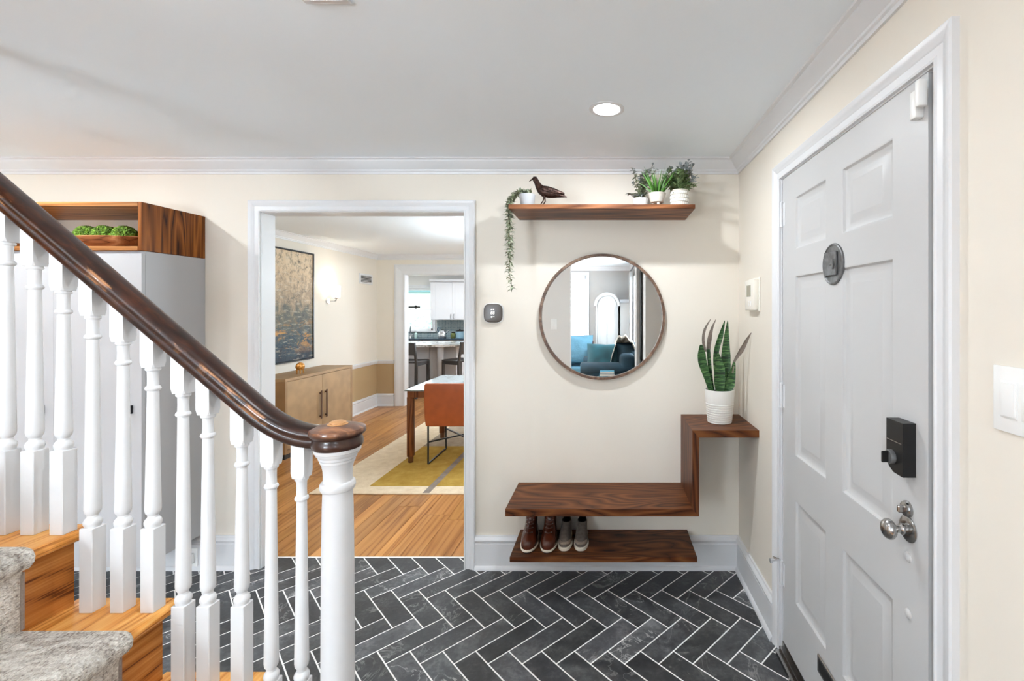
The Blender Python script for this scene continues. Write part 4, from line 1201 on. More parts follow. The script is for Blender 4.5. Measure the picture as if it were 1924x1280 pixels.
# --- bench, side shelf and lower shelf
bn = thing('floating_bench', 'floating dark wood bench that steps up to a corner shelf', 'bench', (0.13, 2.52, 0.4755))
byf = 2.336
def miter(poly, mat, name):
    return MB().prism(poly, 'y', byf, YB-0.0005).build(name, mat, bn, 0)
miter([(-0.524,0.4755),(0.476,0.4755),(0.442,0.5125),(-0.524,0.5125)], M['walnut_x'], 'bench_seat')
miter([(0.476,0.4755),(0.476,0.882),(0.442,0.919),(0.442,0.5125)], M['walnut_z'], 'upright_panel')
miter([(0.476,0.882),(0.7865,0.882),(0.7865,0.919),(0.442,0.919)], M['walnut_x'], 'corner_shelf')
ls = MB().box(-0.514, 0.479, 2.396, YB-0.0005, 0.205, 0.2315, 0.001).build('shoe_shelf', M['walnut_x'], None, 0)
tag(centre_origin(ls), 'low dark wood shelf below the bench holding the shoes', 'shelf')

# --- boots and slip-on shoes, toes towards the room
def outline(L, W, n=28, toe=2.3, waist=0.86):
    pts = []
    for k in range(n):
        a = 2*PI*k/n; c, s_ = math.cos(a), math.sin(a)
        y = 0.5*L*(1 if c >= 0 else -1)*abs(c)**(2/toe)        # +y = heel, -y = toe
        wv = W*(0.5 if y < -0.1*L else (0.5*(1-(1-waist)*math.sin(PI*min(1, (y+0.1*L)/(0.6*L))))))
        wv *= 1.0 if y < 0 else 0.90
        x = wv*(1 if s_ >= 0 else -1)*abs(s_)**(2/toe)
        pts.append((x, y))
    return pts
def ring_at(L, W, y_c, z, cx, toe=2.3):
    return [(cx+x, y_c+y, z) for x, y in outline(L, W, toe=toe)]
def make_boot(cx, ytoe, zb, L, W, label, sgn):
    yc = ytoe + L/2
    t = thing('boot', label, 'boot', (cx, yc, zb), 'pair of brown lace-up boots')
    MB().rings([ring_at(L, W, yc, zb, cx), ring_at(L, W, yc, zb+0.006, cx)]).build('outsole', M['rubber'], t)
    MB().rings([ring_at(L+0.003, W+0.003, yc, zb+0.006, cx), ring_at(L+0.004, W+0.004, yc, zb+0.013, cx), ring_at(L-0.002, W-0.002, yc, zb+0.017, cx)]).build('midsole', M['cream_sole'], t)
    heel = yc + L/2
    secs = [(0.016,-0.5*L+0.003,1.08),(0.030,-0.5*L+0.002,1.10),(0.048,-0.5*L+0.004,1.06),(0.062,-0.5*L+0.016,0.98),(0.073,-0.5*L+0.044,0.88),(0.086,-0.5*L+0.076,0.82),(0.104,-0.5*L+0.098,0.80),(0.125,-0.5*L+0.112,0.81),(0.150,-0.5*L+0.120,0.84),(0.185,-0.5*L+0.122,0.88),(0.212,-0.5*L+0.118,0.90)]
    rs = []
    for z, yf, ws in secs:
        y0 = yc+yf; y1 = heel-0.004-(0.006 if z > 0.06 else 0); l = y1-y0
        rs.append(ring_at(l, (W-0.012)*ws, (y0+y1)/2, zb+z, cx, 2.4 if z < 0.06 else 2.1))
    inner = [(cx+(p[0]-cx)*0.86, (p[1]-(secs[-1][1]+yc+heel)/2)*0.86+(secs[-1][1]+yc+heel)/2, p[2]) for p in rs[-1]]
    down = [(p[0], p[1], p[2]-0.06) for p in inner]
    up = MB().rings(rs+[inner, down], cap1=True).build('upper', M['boot'], t, 60)
    # laces across the front opening
    la = MB()
    fronts = [(0.078,-0.5*L+0.060),(0.092,-0.5*L+0.086),(0.106,-0.5*L+0.101),(0.122,-0.5*L+0.111),(0.140,-0.5*L+0.117),(0.160,-0.5*L+0.121),(0.182,-0.5*L+0.122)]
    for i, (z, yf) in enumerate(fronts):
        wv = 0.017
        la.tube([(cx-wv, yc+yf+0.009, zb+z), (cx, yc+yf-0.003, zb+z+0.003), (cx+wv, yc+yf+0.009, zb+z+0.006)], 0.0022, 6)
        la.tube([(cx+wv, yc+yf+0.009, zb+z), (cx, yc+yf-0.004, zb+z+0.004), (cx-wv, yc+yf+0.009, zb+z+0.008)], 0.0022, 6)
    la.build('laces', M['lace'], t)
    for i, (z, yf) in enumerate(fronts):
        for q in (-1, 1):
            MB().ell((cx+q*0.0185, yc+yf+0.010, zb+z+0.003), (0.003, 0.002, 0.003), 8, 6).build('eyelet', M['nickel'], t)
    # toe seam
    return t
ZL = 0.2315
make_boot(-0.430, 2.432, ZL, 0.258, 0.098, 'left boot of the brown leather lace-up pair under the bench', -1)
make_boot(-0.322, 2.432, ZL, 0.258, 0.098, 'right boot of the brown leather lace-up pair under the bench', 1)
M['toe'] = plain('taupe_suede_toe', srgb(142, 126, 112), 0.8, 0, 0.15, 80)
def make_slip(cx, ytoe, zb, L, W, label):
    yc = ytoe+L/2
    t = thing('slip_on_shoe', label, 'shoe', (cx, yc, zb), 'pair of taupe slip-on shoes')
    MB().rings([ring_at(L, W, yc, zb, cx, 2.7), ring_at(L+0.004, W+0.003, yc, zb+0.004, cx, 2.7), ring_at(L+0.003, W+0.002, yc, zb+0.016, cx, 2.7), ring_at(L-0.004, W-0.005, yc, zb+0.019, cx, 2.7)]).build('sole', M['cream_sole'], t)
    heel = yc+L/2
    secs = [(0.018,-0.5*L+0.003,1.02),(0.032,-0.5*L+0.004,1.00),(0.046,-0.5*L+0.018,0.92),(0.056,-0.5*L+0.042,0.86),(0.066,-0.5*L+0.072,0.80),(0.076,-0.5*L+0.098,0.76),(0.086,-0.5*L+0.118,0.74),(0.094,-0.5*L+0.132,0.76)]
    rs = []
    for z, yf, ws in secs:
        y0 = yc+yf; y1 = heel-0.005; rs.append(ring_at(y1-y0, (W-0.006)*ws, (y0+y1)/2, zb+z, cx, 2.4))
    cyy = (secs[-1][1]+yc+heel)/2
    inner = [(cx+(p[0]-cx)*0.84, (p[1]-cyy)*0.86+cyy, p[2]) for p in rs[-1]]
    MB().rings(rs+[inner]).build('upper', M['felt'], t, 60)
    down = [(p[0], p[1], p[2]-0.05) for p in inner]
    MB().rings([inner, down]).build('lining', M['felt_d'], t, 60)
    MB().ell((cx, yc-0.5*L+0.045, zb+0.0345), (W*0.42, 0.040, 0.0135), 20, 10).build('toe_patch', M['toe'], t, 60)
make_slip(-0.232, 2.455, ZL, 0.235, 0.082, 'left shoe of the taupe felt slip-on pair beside the boots')
make_slip(-0.142, 2.455, ZL, 0.235, 0.082, 'right shoe of the taupe felt slip-on pair beside the boots')

# --- snake plant on the corner shelf
sp = (0.627, 2.515); SZ = 0.919
t = thing('snake_plant', 'snake plant with dried tips in a ribbed white pot on the corner shelf', 'plant', (*sp, SZ))
pf = [(0.0,0.0),(0.062,0.0),(0.0665,0.003)]
for q in range(8):
    z0 = 0.010+q*0.0125; r = 0.0668+0.0012*q; pf += [(r-0.0012, z0-0.002), (r+0.0006, z0), (r+0.0014, z0+0.009), (r-0.0012, z0+0.0102)]
pf += [(0.0770,0.115),(0.0810,0.178),(0.0815,0.183),(0.077,0.183),(0.075,0.165),(0.0,0.164)]
MB().lathe(pf, (*sp, SZ), 48).build('pot', M['pot_white'], t, 40)
MB().lathe([(0.0,0.168),(0.0755,0.166)], (*sp, SZ), 30).build('soil', M['soil'], t)
def C(cx_, cy_): 
    px_, py_ = 1270+cx_/4.92, 580+cy_/4.92
    return ((px_-VPX)/338.5, 1.54-(py_-VPY)/338.5)
def blade(pts, widths, dy, mat, name, thick=0.0035, fold=0.25):
    P = []
    # smooth the hand-set spine
    for i in range(len(pts)-1):
        for q in (0, 0.25, 0.5, 0.75):
            p0 = pts[max(i-1,0)]; p1 = pts[i]; p2 = pts[i+1]; p3 = pts[min(i+2,len(pts)-1)]
            def cr(a,b,c,d): return 0.5*((2*b)+(-a+c)*q+(2*a-5*b+4*c-d)*q*q+(-a+3*b-3*c+d)*q**3)
            P.append((cr(p0[0],p1[0],p2[0],p3[0]), cr(p0[1],p1[1],p2[1],p3[1]), widths[i]+(widths[i+1]-widths[i])*q, (i+q)/(len(pts)-1)))
    P.append((pts[-1][0], pts[-1][1], widths[-1], 1.0))
    S = [(*C(a, b), wd/4.92/338.5, tt) for a, b, wd, tt in P]
    rs = []
    for i, (x, z, wd, tt) in enumerate(S):
        a = S[max(i-1,0)]; b = S[min(i+1,len(S)-1)]
        tx_, tz_ = b[0]-a[0], b[1]-a[1]; l = math.hypot(tx_, tz_) or 1; nx_, nz_ = -tz_/l, tx_/l
        y = sp[1] + dy[0] + (dy[1]-dy[0])*tt; hw = wd/2; f_ = fold*hw
        rs.append([(x-nx_*hw, y-f_, z-nz_*hw), (x, y+f_-thick/2, z), (x+nx_*hw, y-f_, z+nz_*hw), (x, y+f_+thick/2, z)])
    return MB().rings(rs).build(name, mat, t, 60)
blade([(330,790),(285,640),(240,500),(228,420),(222,330)], [36, 60, 80, 74, 20], (-0.01,-0.03), M['snake'], 'leaf')
blade([(268,400),(248,290),(262,190),(316,94)], [26, 26, 24, 3], (-0.01,-0.02), M['dryleaf'], 'dried_tip')
blade([(350,790),(325,620),(312,470),(305,380)], [28, 36, 34, 36], (0.01,0.015), M['snake'], 'leaf')
blade([(305,385),(318,280),(342,180),(380,98)], [38, 42, 24, 3], (0.015,0.02), M['dryleaf'], 'dried_tip')
blade([(450,790),(462,600),(460,440),(468,250),(480,108)], [60, 86, 88, 46, 4], (0.0,0.0), M['snake'], 'leaf')
blade([(420,790),(385,560),(385,400),(425,260),(466,112)], [40, 54, 50, 48, 4], (0.025,0.03), M['snake'], 'leaf')
blade([(395,795),(385,660),(385,540),(372,398)], [60, 104, 96, 6], (-0.035,-0.045), M['snake'], 'leaf')
blade([(430,795),(478,690),(505,590),(522,490)], [70, 100, 58, 18], (-0.03,-0.04), M['snake'], 'leaf')
blade([(500,590),(524,480),(585,380),(630,290),(674,214)], [30, 22, 44, 30, 3], (-0.035,-0.05), M['dryleaf'], 'dried_tip')

# --- old wall thermostat, light switches, outlet
wt = thing('wall_thermostat', 'cream box thermostat on the right wall above the snake plant', 'thermostat', (XR-0.015, 2.40, 1.62))
MB().box(XR-0.006, XR-0.0005, 2.318, 2.482, 1.532, 1.710, 0.002).build('back_plate', M['plastic_cream'], wt)
MB().box(XR-0.032, XR-0.006, 2.328, 2.474, 1.540, 1.700, 0.004, 2).build('case', M['plastic_cream'], wt)
MB().box(XR-0.0335, XR-0.031, 2.375, 2.440, 1.612, 1.672, 0.0005).build('display', M['lcd'], wt, 0)
for y in (2.365, 2.400): MB().box(XR-0.0350, XR-0.031, y, y+0.010, 1.560, 1.588, 0.001).build('button', M['plastic_white'], wt, 0)
def switch(face, x, y, z, w_, h_, label, rockers=1):
    s_ = thing('light_switch', label, 'switch', (x, y, z), 'light switches')
    def bx(a0, a1, d0, d1, z0, z1, bev, name, mat):
        if face == '-x': mb = MB().box(x-d1, x-d0, y+a0, y+a1, z+z0, z+z1, bev, 2)
        else: mb = MB().box(x+a0, x+a1, y+d0, y+d1, z+z0, z+z1, bev, 2)
        return mb.build(name, mat, s_)
    bx(-w_/2, w_/2, 0.0005, 0.0065, -h_/2, h_/2, 0.002, 'cover_plate', M['plastic_white'])
    for k in range(rockers):
        c = (k-(rockers-1)/2)*0.046
        bx(c-0.0185, c+0.0185, 0.0065, 0.008, -0.036, 0.036, 0.0005, 'bezel', M['plastic_white'])
        r = bx(c-0.0155, c+0.0155, 0.0075, 0.011, -0.0325, 0.0325, 0.001, 'rocker', M['plastic_white'])
        r.rotation_euler = (0, 0, 0)
switch('-x', XR, 0.855, 1.366, 0.120, 0.129, 'white rocker light switch on the wall right of the front door', 2)
switch('+y', -0.68, -0.45, 1.36, 0.078, 0.140, 'white rocker switch on the stair wall seen only in the mirror', 1)
ot = thing('wall_outlet', 'white plug adapter in the baseboard outlet under the white cabinet', 'outlet', (-2.457, YB-0.02, 0.07))
MB().box(-2.492, -2.422, YB-0.0235, YB-0.0175, 0.022, 0.132, 0.002).build('cover_plate', M['plastic_white'], ot)
MB().box(-2.478, -2.436, YB-0.052, YB-0.0237, 0.048, 0.106, 0.006, 2).build('plug', M['plastic_white'], ot)

# ================================================================== DINING ROOM
XW = XDL
sb0, sb1, sx0, sx1, shh = 4.62, 5.84, XW+0.034, -3.28, 0.833
t = thing('sideboard', 'taupe oak two door sideboard under the abstract painting', 'sideboard', ((sx0+sx1)/2, (sb0+sb1)/2, 0))
MB().box(sx0, sx1, sb0, sb1, shh-0.030, shh, 0.002).build('top', M['side_oak'], t, 0)
MB().box(sx0, sx1, sb0, sb0+0.030, 0.06, shh-0.030, 0.001).build('side_panel', M['side_oak_shade'], t, 0)
MB().box(sx0, sx1, sb1-0.030, sb1, 0.06, shh-0.030, 0.001).build('side_panel', M['side_oak_shade'], t, 0)
MB().box(sx0, sx1, sb0+0.03, sb1-0.03, 0.06, 0.10).build('bottom_panel', M['side_oak_shade'], t, 0)
MB().box(sx0, sx0+0.012, sb0+0.03, sb1-0.03, 0.10, shh-0.03).build('back_panel', M['side_oak_shade'], t, 0)
MB().box(sx0+0.03, sx1-0.03, sb0+0.03, sb1-0.03, 0.0, 0.06).build('plinth', M['black'], t, 0)
ym = (sb0+sb1)/2
for (a, b, hy) in ((sb0+0.034, ym-0.002, ym-0.05), (ym+0.002, sb1-0.034, ym+0.05)):
    d = MB().box(sx1-0.022, sx1-0.003, a, b, 0.105, shh-0.034, 0.002).build('cabinet_door', M['side_oak'], t, 0)
    MB().box(sx1+0.012, sx1+0.022, hy-0.009, hy+0.009, 0.30, 0.62, 0.002).box(sx1-0.003, sx1+0.013, hy-0.006, hy+0.006, 0.32, 0.335).box(sx1-0.003, sx1+0.013, hy-0.006, hy+0.006, 0.585, 0.60).build('pull', plain('dark_walnut_pull', srgb(86, 54, 34), 0.4), d, 0)
# little orange sculpture
qx, qy, qz = -3.40, 5.02, shh
t = thing('animal_sculpture', 'small round orange gold animal sculpture on the sideboard', 'figurine', (qx, qy, qz))
rs = []
for (y, z, r) in ((-0.052,0.078,0.010),(-0.045,0.080,0.026),(-0.025,0.083,0.040),(0.0,0.084,0.045),(0.025,0.083,0.041),(0.044,0.081,0.028),(0.052,0.080,0.010)):
    rs.append([(qx+r*0.9*math.cos(2*PI*k/16), qy+y, qz+z+r*math.sin(2*PI*k/16)) for k in range(16)])
MB().rings(rs).build('body', M['copper'], t, 60)
MB().ell((qx+0.01, qy-0.056, qz+0.100), (0.015, 0.020, 0.018)).build('head', M['copper'], t)
for a, b in ((-0.018,-0.024),(0.018,-0.024),(-0.018,0.024),(0.018,0.024)):
    MB().tube([(qx+a, qy+b, qz+0.055), (qx+a, qy+b, qz+0.0005)], [0.007, 0.004], 8).build('leg', M['copper'], t)
# painting
py0, py1, pz0, pz1 = 4.60, 5.665, 0.935, 2.246
t = thing('abstract_painting', 'tall abstract painting in tan, teal and gold with a thin black frame', 'painting', (XW+0.02, (py0+py1)/2, pz0))
f = MB(); d0, d1 = XW+0.001, XW+0.040
f.box(d0, d1, py0, py0+0.014, pz0, pz1); f.box(d0, d1, py1-0.014, py1, pz0, pz1); f.box(d0, d1, py0+0.014, py1-0.014, pz0, pz0+0.014); f.box(d0, d1, py0+0.014, py1-0.014, pz1-0.014, pz1)
f.build('frame', M['black'], t, 0)
MB().box(XW+0.004, XW+0.030, py0+0.018, py1-0.018, pz0+0.018, pz1-0.018).build('canvas', M['painting'], t, 0)
# sconce
sy, szz = 5.99, 1.775
t = thing('wall_sconce', 'lit glass wall sconce with chrome arm right of the painting', 'lamp', (XW+0.06, sy, szz-0.15))
MB().lathe([(0.0,0.018),(0.030,0.018),(0.036,0.012),(0.037,0.001)], (XW, sy, szz-0.115), 24, 'x').build('wall_plate', M['chrome'], t)
MB().tube([(XW+0.016, sy, szz-0.115), (XW+0.085, sy, szz-0.115), (XW+0.115, sy, szz-0.110), (XW+0.12, sy, szz-0.075)], 0.009, 10).build('arm', M['chrome'], t)
MB().lathe([(0.0,-0.006),(0.022,-0.006),(0.026,0.0),(0.026,0.012),(0.0,0.012)], (XW+0.12, sy, szz-0.078), 20).build('socket_cup', M['chrome'], t)
MB().lathe([(0.0,-0.064),(0.042,-0.066),(0.048,-0.060),(0.050,0.085),(0.048,0.086),(0.046,-0.055),(0.0,-0.056)], (XW+0.12, sy, szz), 28).build('glass_shade', M['shade'], t)
d = bpy.data.lights.new('sconce_bulb', 'POINT'); d.energy = 1.3; d.shadow_soft_size = 0.03; d.color = (1, 0.92, 0.8)
o = bpy.data.objects.new('sconce_bulb', d); col.objects.link(o); o.parent = t; o.location = (0.06, 0, 0.27)
# wall return-air register
t = thing('wall_register', 'white louvred air register high on the dining wall', 'vent', (XW, 6.95, 1.95))
MB().box(XW+0.0005, XW+0.008, 6.76, 7.14, 1.940, 2.095, 0.002).build('frame', M['trim'], t)
MB().box(XW+0.008, XW+0.0085, 6.80, 7.10, 1.965, 2.068).build('shadow_gap', M['charcoal'], t, 0)
for k in range(5): MB().bar((XW+0.012, 6.80, 1.975+k*0.021), (XW+0.012, 7.10, 1.975+k*0.021), 0.010, 0.004, (0.6, 0, 0.8)).build('louvre', M['trim'], t, 0)
# rug: bands of colour woven side by side
rx0, rx1, ry0, ry1 = -2.487, 0.10, 3.775, 6.70
t = thing('dining_rug', 'woven beige rug with gold and grey blocks under the dining table', 'rug', ((rx0+rx1)/2, (ry0+ry1)/2, 0))
MB().box(rx0, rx1, ry0, ry1, 0.0006, 0.012, 0.003, 2).build('ground', M['rug'], t)
zr0, zr1 = 0.0115, 0.0128
MB().box(-2.06, -1.54, 3.93, 5.08, zr0, zr1).build('gold_block', M['rug_gold'], t, 0)
MB().box(-1.482, -0.40, 3.93, 5.08, zr0, zr1).build('gold_block', M['rug_gold'], t, 0)
MB().box(-1.54, -1.482, ry0+0.006, 5.08, zr0, zr1).build('stripe', M['rug_stripe'], t, 0)
MB().box(-2.06, -0.40, 5.08, 6.30, zr0, zr1).build('grey_block', M['rug_grey'], t, 0)
# table
tx0, tx1, ty0, ty1 = -2.00, -0.10, 4.47, 5.50
t = thing('dining_table', 'dining table with pale stone top and dark wood legs', 'table', ((tx0+tx1)/2, (ty0+ty1)/2, 0.0128))
MB().box(tx0, tx1, ty0, ty1, 0.738, 0.752, 0.003).build('table_top', M['tabletop'], t)
for (a, b, c, e) in ((tx0+0.02, tx1-0.02, ty0+0.02, ty0+0.045), (tx0+0.02, tx1-0.02, ty1-0.045, ty1-0.02), (tx0+0.02, tx0+0.045, ty0+0.045, ty1-0.045), (tx1-0.045, tx1-0.02, ty0+0.045, ty1-0.045)):
    MB().box(a, b, c, e, 0.672, 0.738).build('apron', M['table_wood'], t, 0)
for a in (tx0+0.0, tx1-0.064):
    for b in (ty0+0.045, ty1-0.11):
        l = MB().box(a+0.004, a+0.062, b, b+0.058, 0.075, 0.672, 0.004, 2).build('leg', M['table_wood'], t)
        MB().lathe([(0.0,0.0),(0.022,0.0),(0.026,0.006),(0.0265,0.062)], (a+0.033, b+0.029, 0.0130), 20).build('foot', plain('bronze_foot', srgb(120, 84, 60), 0.35, 0.5), l)
# dining chair, its back to the doorway
chx0, chx1, chy0 = -1.780, -1.275, 4.385
t = thing('dining_chair', 'rust leather dining chair on a black wire sled base at the table', 'chair', ((chx0+chx1)/2, 4.66, 0.0128))
bm = bmesh.new()
rs = []
for (z, y, w_) in ((0.400,4.440,0.470),(0.410,4.422,0.492),(0.50,4.405,0.500),(0.62,4.395,0.500),(0.75,4.388,0.497),(0.81,4.384,0.490),(0.826,4.388,0.470)):
    cxm = (chx0+chx1)/2; hw = w_/2; th_ = 0.055 if 0.405 < z < 0.82 else 0.035
    rr = 0.018; ring = []
    for (sx_, sy_, a0) in ((1,-1,-90),(1,1,0),(-1,1,90),(-1,-1,180)):
        for q in range(4):
            a = R(a0+30*q); ring.append((cxm+sx_*(hw-rr)+rr*math.cos(a), y+th_/2+sy_*(th_/2-rr*0.8)+rr*math.sin(a), z))
    rs.append(ring)
MB().rings(rs).build('backrest', M['rust'], t, 50)
MB().box(chx0+0.005, chx1-0.005, 4.45, 4.93, 0.400, 0.470, 0.022, 3).build('seat', M['rust'], t)
zb = 0.020
wf = 0.013
for x in (chx0+0.012, chx1-0.012):
    MB().bar((x, 4.478, zb), (x, 4.985, zb), wf, wf).bar((x, 4.482, zb), (x, 4.482, 0.405), wf, wf, (0,1,0)).bar((x, 4.98, zb), (x, 4.98, 0.405), wf, wf, (0,1,0)).build('sled_leg', M['black'], t, 0)
MB().bar((chx0+0.02, 4.482, 0.235), (chx1-0.02, 4.98, 0.235), wf, wf).build('cross_brace', M['black'], t, 0)
MB().bar((chx1-0.02, 4.482, 0.2351), (chx0+0.02, 4.98, 0.2351), wf, wf).build('cross_brace', M['black'], t, 0)

# added chandelier brightening the dining room, right of what the doorway shows
t = thing('fill_chandelier', 'added unseen three globe chandelier over the dining table', 'lamp', (-1.05, 4.98, 1.88))
MB().lathe([(0.0,-0.025),(0.06,-0.022),(0.065,0.0)], (-1.05, 4.98, CEIL), 24).build('canopy', M['nickel'], t)
MB().tube([(-1.05, 4.98, CEIL-0.02), (-1.05, 4.98, 2.06)], 0.008, 8).tube([(-1.40, 4.98, 2.06), (-0.70, 4.98, 2.06)], 0.009, 8).build('stem', M['nickel'], t)
for x in (-1.36, -1.05, -0.74):
    MB().ell((x, 4.98, 1.965), (0.085, 0.085, 0.085)).build('globe', M['globe'], t)

# ================================================================== KITCHEN
def shaker(parent, x0, x1, y, z0, z1, name='cabinet_door', mat=None, knob=None, pull=None):
    mat = mat or M['whitelam']
    mb = MB(); w_ = 0.055
    mb.box(x0, x0+w_, y, y+0.02, z0, z1); mb.box(x1-w_, x1, y, y+0.02, z0, z1)
    mb.box(x0+w_, x1-w_, y, y+0.02, z0, z0+w_); mb.box(x0+w_, x1-w_, y, y+0.02, z1-w_, z1)
    mb.box(x0+w_, x1-w_, y+0.008, y+0.018, z0+w_, z1-w_)
    d = mb.build(name, mat, parent, 0)
    if pull is not None:
        px_, pz_, vert = pull
        if vert: MB().tube([(px_, y, pz_-0.05), (px_, y-0.025, pz_-0.045), (px_, y-0.030, pz_), (px_, y-0.025, pz_+0.045), (px_, y, pz_+0.05)], 0.006, 8).build('pull', M['steel_dark'], d)
        else: MB().tube([(px_-0.05, y, pz_), (px_-0.045, y-0.025, pz_), (px_, y-0.030, pz_), (px_+0.045, y-0.025, pz_), (px_+0.05, y, pz_)], 0.006, 8).build('pull', M['steel_dark'], d)
    return d
# wall cabinet
UY = 10.37
u0, u1 = -4.04, -3.06
t = thing('upper_cabinet', 'white shaker wall cabinet with two doors right of the kitchen window', 'cabinet', ((u0+u1)/2, 10.53, 1.315))
MB().box(u0, u1, UY+0.021, YK-0.001, 1.315, 2.19).build('body', M['whitelam'], t, 0)
um = -3.535
shaker(t, u0+0.055, um-0.002, UY, 1.325, 2.18, pull=(um-0.035, 1.40, True))
shaker(t, um+0.002, u1-0.055, UY, 1.325, 2.18, pull=(um+0.035, 1.40, True))
MB().box(u0, u0+0.054, UY, UY+0.0205, 1.325, 2.18).box(u1-0.054, u1, UY, UY+0.0205, 1.325, 2.18).build('face_stile', M['whitelam'], t, 0)
MB().box(u0-0.02, u1+0.02, UY-0.03, YK-0.001, 2.19, 2.25, 0.006).build('cornice', M['whitelam'], t)
# base cabinets and worktop along the back wall
for i in range(5):
    a = -5.6+0.75*i; b = a+0.75
    t = thing('base_cabinet', ['white base cabinet under the far left kitchen counter', 'white base cabinet under the kitchen window', 'white base cabinet below the kettle', 'white base cabinet under the canisters', 'white base cabinet at the right end of the counter'][i], 'cabinet', ((a+b)/2, 10.4, 0), 'base cabinets along the kitchen window wall')
    MB().box(a+0.001, b-0.001, 10.10, YK-0.001, 0.10, 0.868).build('body', M['whitelam'], t, 0)
    MB().box(a+0.001, b-0.001, 10.16, YK-0.001, 0.0, 0.10).build('plinth', M['charcoal'], t, 0)
    for k in range(3):
        shaker(t, a+0.006, b-0.006, 10.079, 0.12+0.25*k, 0.36+0.25*k, 'drawer', pull=((a+b)/2, 0.24+0.25*k, False))
o = MB().box(-5.62, -1.84, 10.05, YK-0.001, 0.869, 0.905, 0.003).build('worktop', plain('dark_blue_grey_worktop', srgb(40, 54, 66), 0.12), None, 0)
tag(centre_origin(o), 'dark polished worktop along the kitchen window wall', 'worktop')
sbk = MB().box(-5.6, -4.13, YK-0.012, YK-0.0005, 0.906, 1.025).box(-4.01, -1.86, YK-0.012, YK-0.0005, 0.906, 1.314).box(-4.13, -4.01, YK-0.012, YK-0.0005, 0.906, 1.025)
o = sbk.build('tile_backsplash', M['splash'], None, 0); o['kind'] = 'structure'; o['label'] = 'blue grey mosaic backsplash'
# counter things
def at_counter(px_): return (px_-VPX)*10.35/F_PX
x = at_counter(831)
t = thing('kettle', 'silver stovetop kettle with blue handle on the kitchen counter', 'kettle', (x, 10.35, 0.906))
MB().lathe([(0.0,0.0),(0.085,0.0),(0.095,0.02),(0.09,0.10),(0.06,0.17),(0.035,0.185),(0.0,0.20)], (x, 10.35, 0.906), 24).build('body', M['chrome'], t)
MB().tube([(x-0.07, 10.35, 1.03), (x-0.115, 10.35, 1.09), (x-0.10, 10.35, 1.14), (x-0.04, 10.35, 1.125)], 0.012, 8).build('handle', plain('blue_enamel', srgb(30, 60, 90), 0.3), t)
MB().tube([(x+0.07, 10.35, 1.0), (x+0.12, 10.35, 1.06), (x+0.15, 10.35, 1.07)], [0.02, 0.014, 0.011], 10).build('spout', M['chrome'], t)
x = at_counter(864)
t = thing('canister', 'large pale blue canister with a dark lid at the counter end', 'canister', (x, 10.35, 0.906))
MB().lathe([(0.0,0.0),(0.085,0.0),(0.09,0.006),(0.09,0.15),(0.0,0.15)], (x, 10.35, 0.906), 24).build('body', plain('pale_blue_enamel', srgb(128, 160, 176), 0.3), t)
MB().lathe([(0.0,0.151),(0.093,0.151),(0.093,0.172),(0.02,0.180),(0.02,0.20),(0.0,0.202)], (x, 10.35, 0.906), 24).build('lid', M['black'], t)
x = at_counter(852)
t = thing('jar', 'small olive green jar beside the canister', 'jar', (x, 10.33, 0.906))
MB().lathe([(0.0,0.0),(0.045,0.0),(0.055,0.02),(0.055,0.09),(0.035,0.115),(0.0,0.115)], (x, 10.33, 0.906), 20).build('body', plain('olive_glass', srgb(96, 104, 60), 0.2), t)
MB().lathe([(0.0,0.116),(0.038,0.116),(0.038,0.135),(0.0,0.136)], (x, 10.33, 0.906), 20).build('lid', M['black'], t)
x = at_counter(765)
t = thing('kitchen_faucet', 'chrome gooseneck faucet below the kitchen window', 'faucet', (x, 10.52, 0.906))
MB().lathe([(0.0,0.0),(0.030,0.0),(0.028,0.02),(0.018,0.03),(0.0,0.03)], (x, 10.52, 0.906), 20).build('base', M['chrome'], t)
MB().tube([(x, 10.52, 0.93), (x, 10.52, 1.12), (x+0.02, 10.49, 1.18), (x+0.06, 10.43, 1.19), (x+0.09, 10.38, 1.15), (x+0.09, 10.38, 1.12)], 0.012, 10).build('spout', M['chrome'], t)
MB().tube([(x+0.02, 10.52, 0.945), (x+0.08, 10.52, 0.98)], 0.008, 8).build('lever', M['chrome'], t)
x = at_counter(778)
t = thing('soap_bottle', 'small clear soap bottle beside the faucet', 'bottle', (x, 10.45, 0.906))
MB().lathe([(0.0,0.0),(0.03,0.0),(0.032,0.01),(0.032,0.09),(0.014,0.11),(0.012,0.12),(0.0,0.12)], (x, 10.45, 0.906), 16).build('body', plain('pale_green_plastic', srgb(180, 206, 200), 0.2), t)
MB().tube([(x, 10.45, 1.026), (x, 10.45, 1.06), (x-0.03, 10.44, 1.06)], 0.005, 6).build('pump', M['chrome'], t)
# island with rounded overhanging top on posts
ix0, ix1, iy0, iy1 = -4.9, -1.9, 8.22, 9.20
t = thing('kitchen_island', 'white kitchen island with a curved veined stone top', 'island', ((ix0+ix1)/2, 8.7, 0))
top = [(ix0, iy0+0.12)] + [(ix0+0.0, iy0+0.12)] + [(-3.95+0.9*q, iy0+0.12-0.22*math.sin(PI*(0.5+0.5*q)) if False else iy0-0.05*math.sin(PI*q)) for q in [k/10 for k in range(11)]] + [(-2.95+0.35*k/6, iy0+0.14*(k/6)**2+0.0) for k in range(1, 7)] + [(-2.45, iy1-0.2), (-2.6, iy1), (ix0, iy1)]
MB().prism(top, 'z', 0.872, 0.912).build('stone_top', M['marble'], t, 30)
MB().box(ix0+0.1, -2.85, 8.58, 9.15, 0.08, 0.871).build('body', M['whitelam'], t, 0)
for k in range(4):
    shaker(t, -4.78+k*0.48, -4.78+(k+1)*0.48-0.01, 8.559, 0.10, 0.85, 'face_panel')
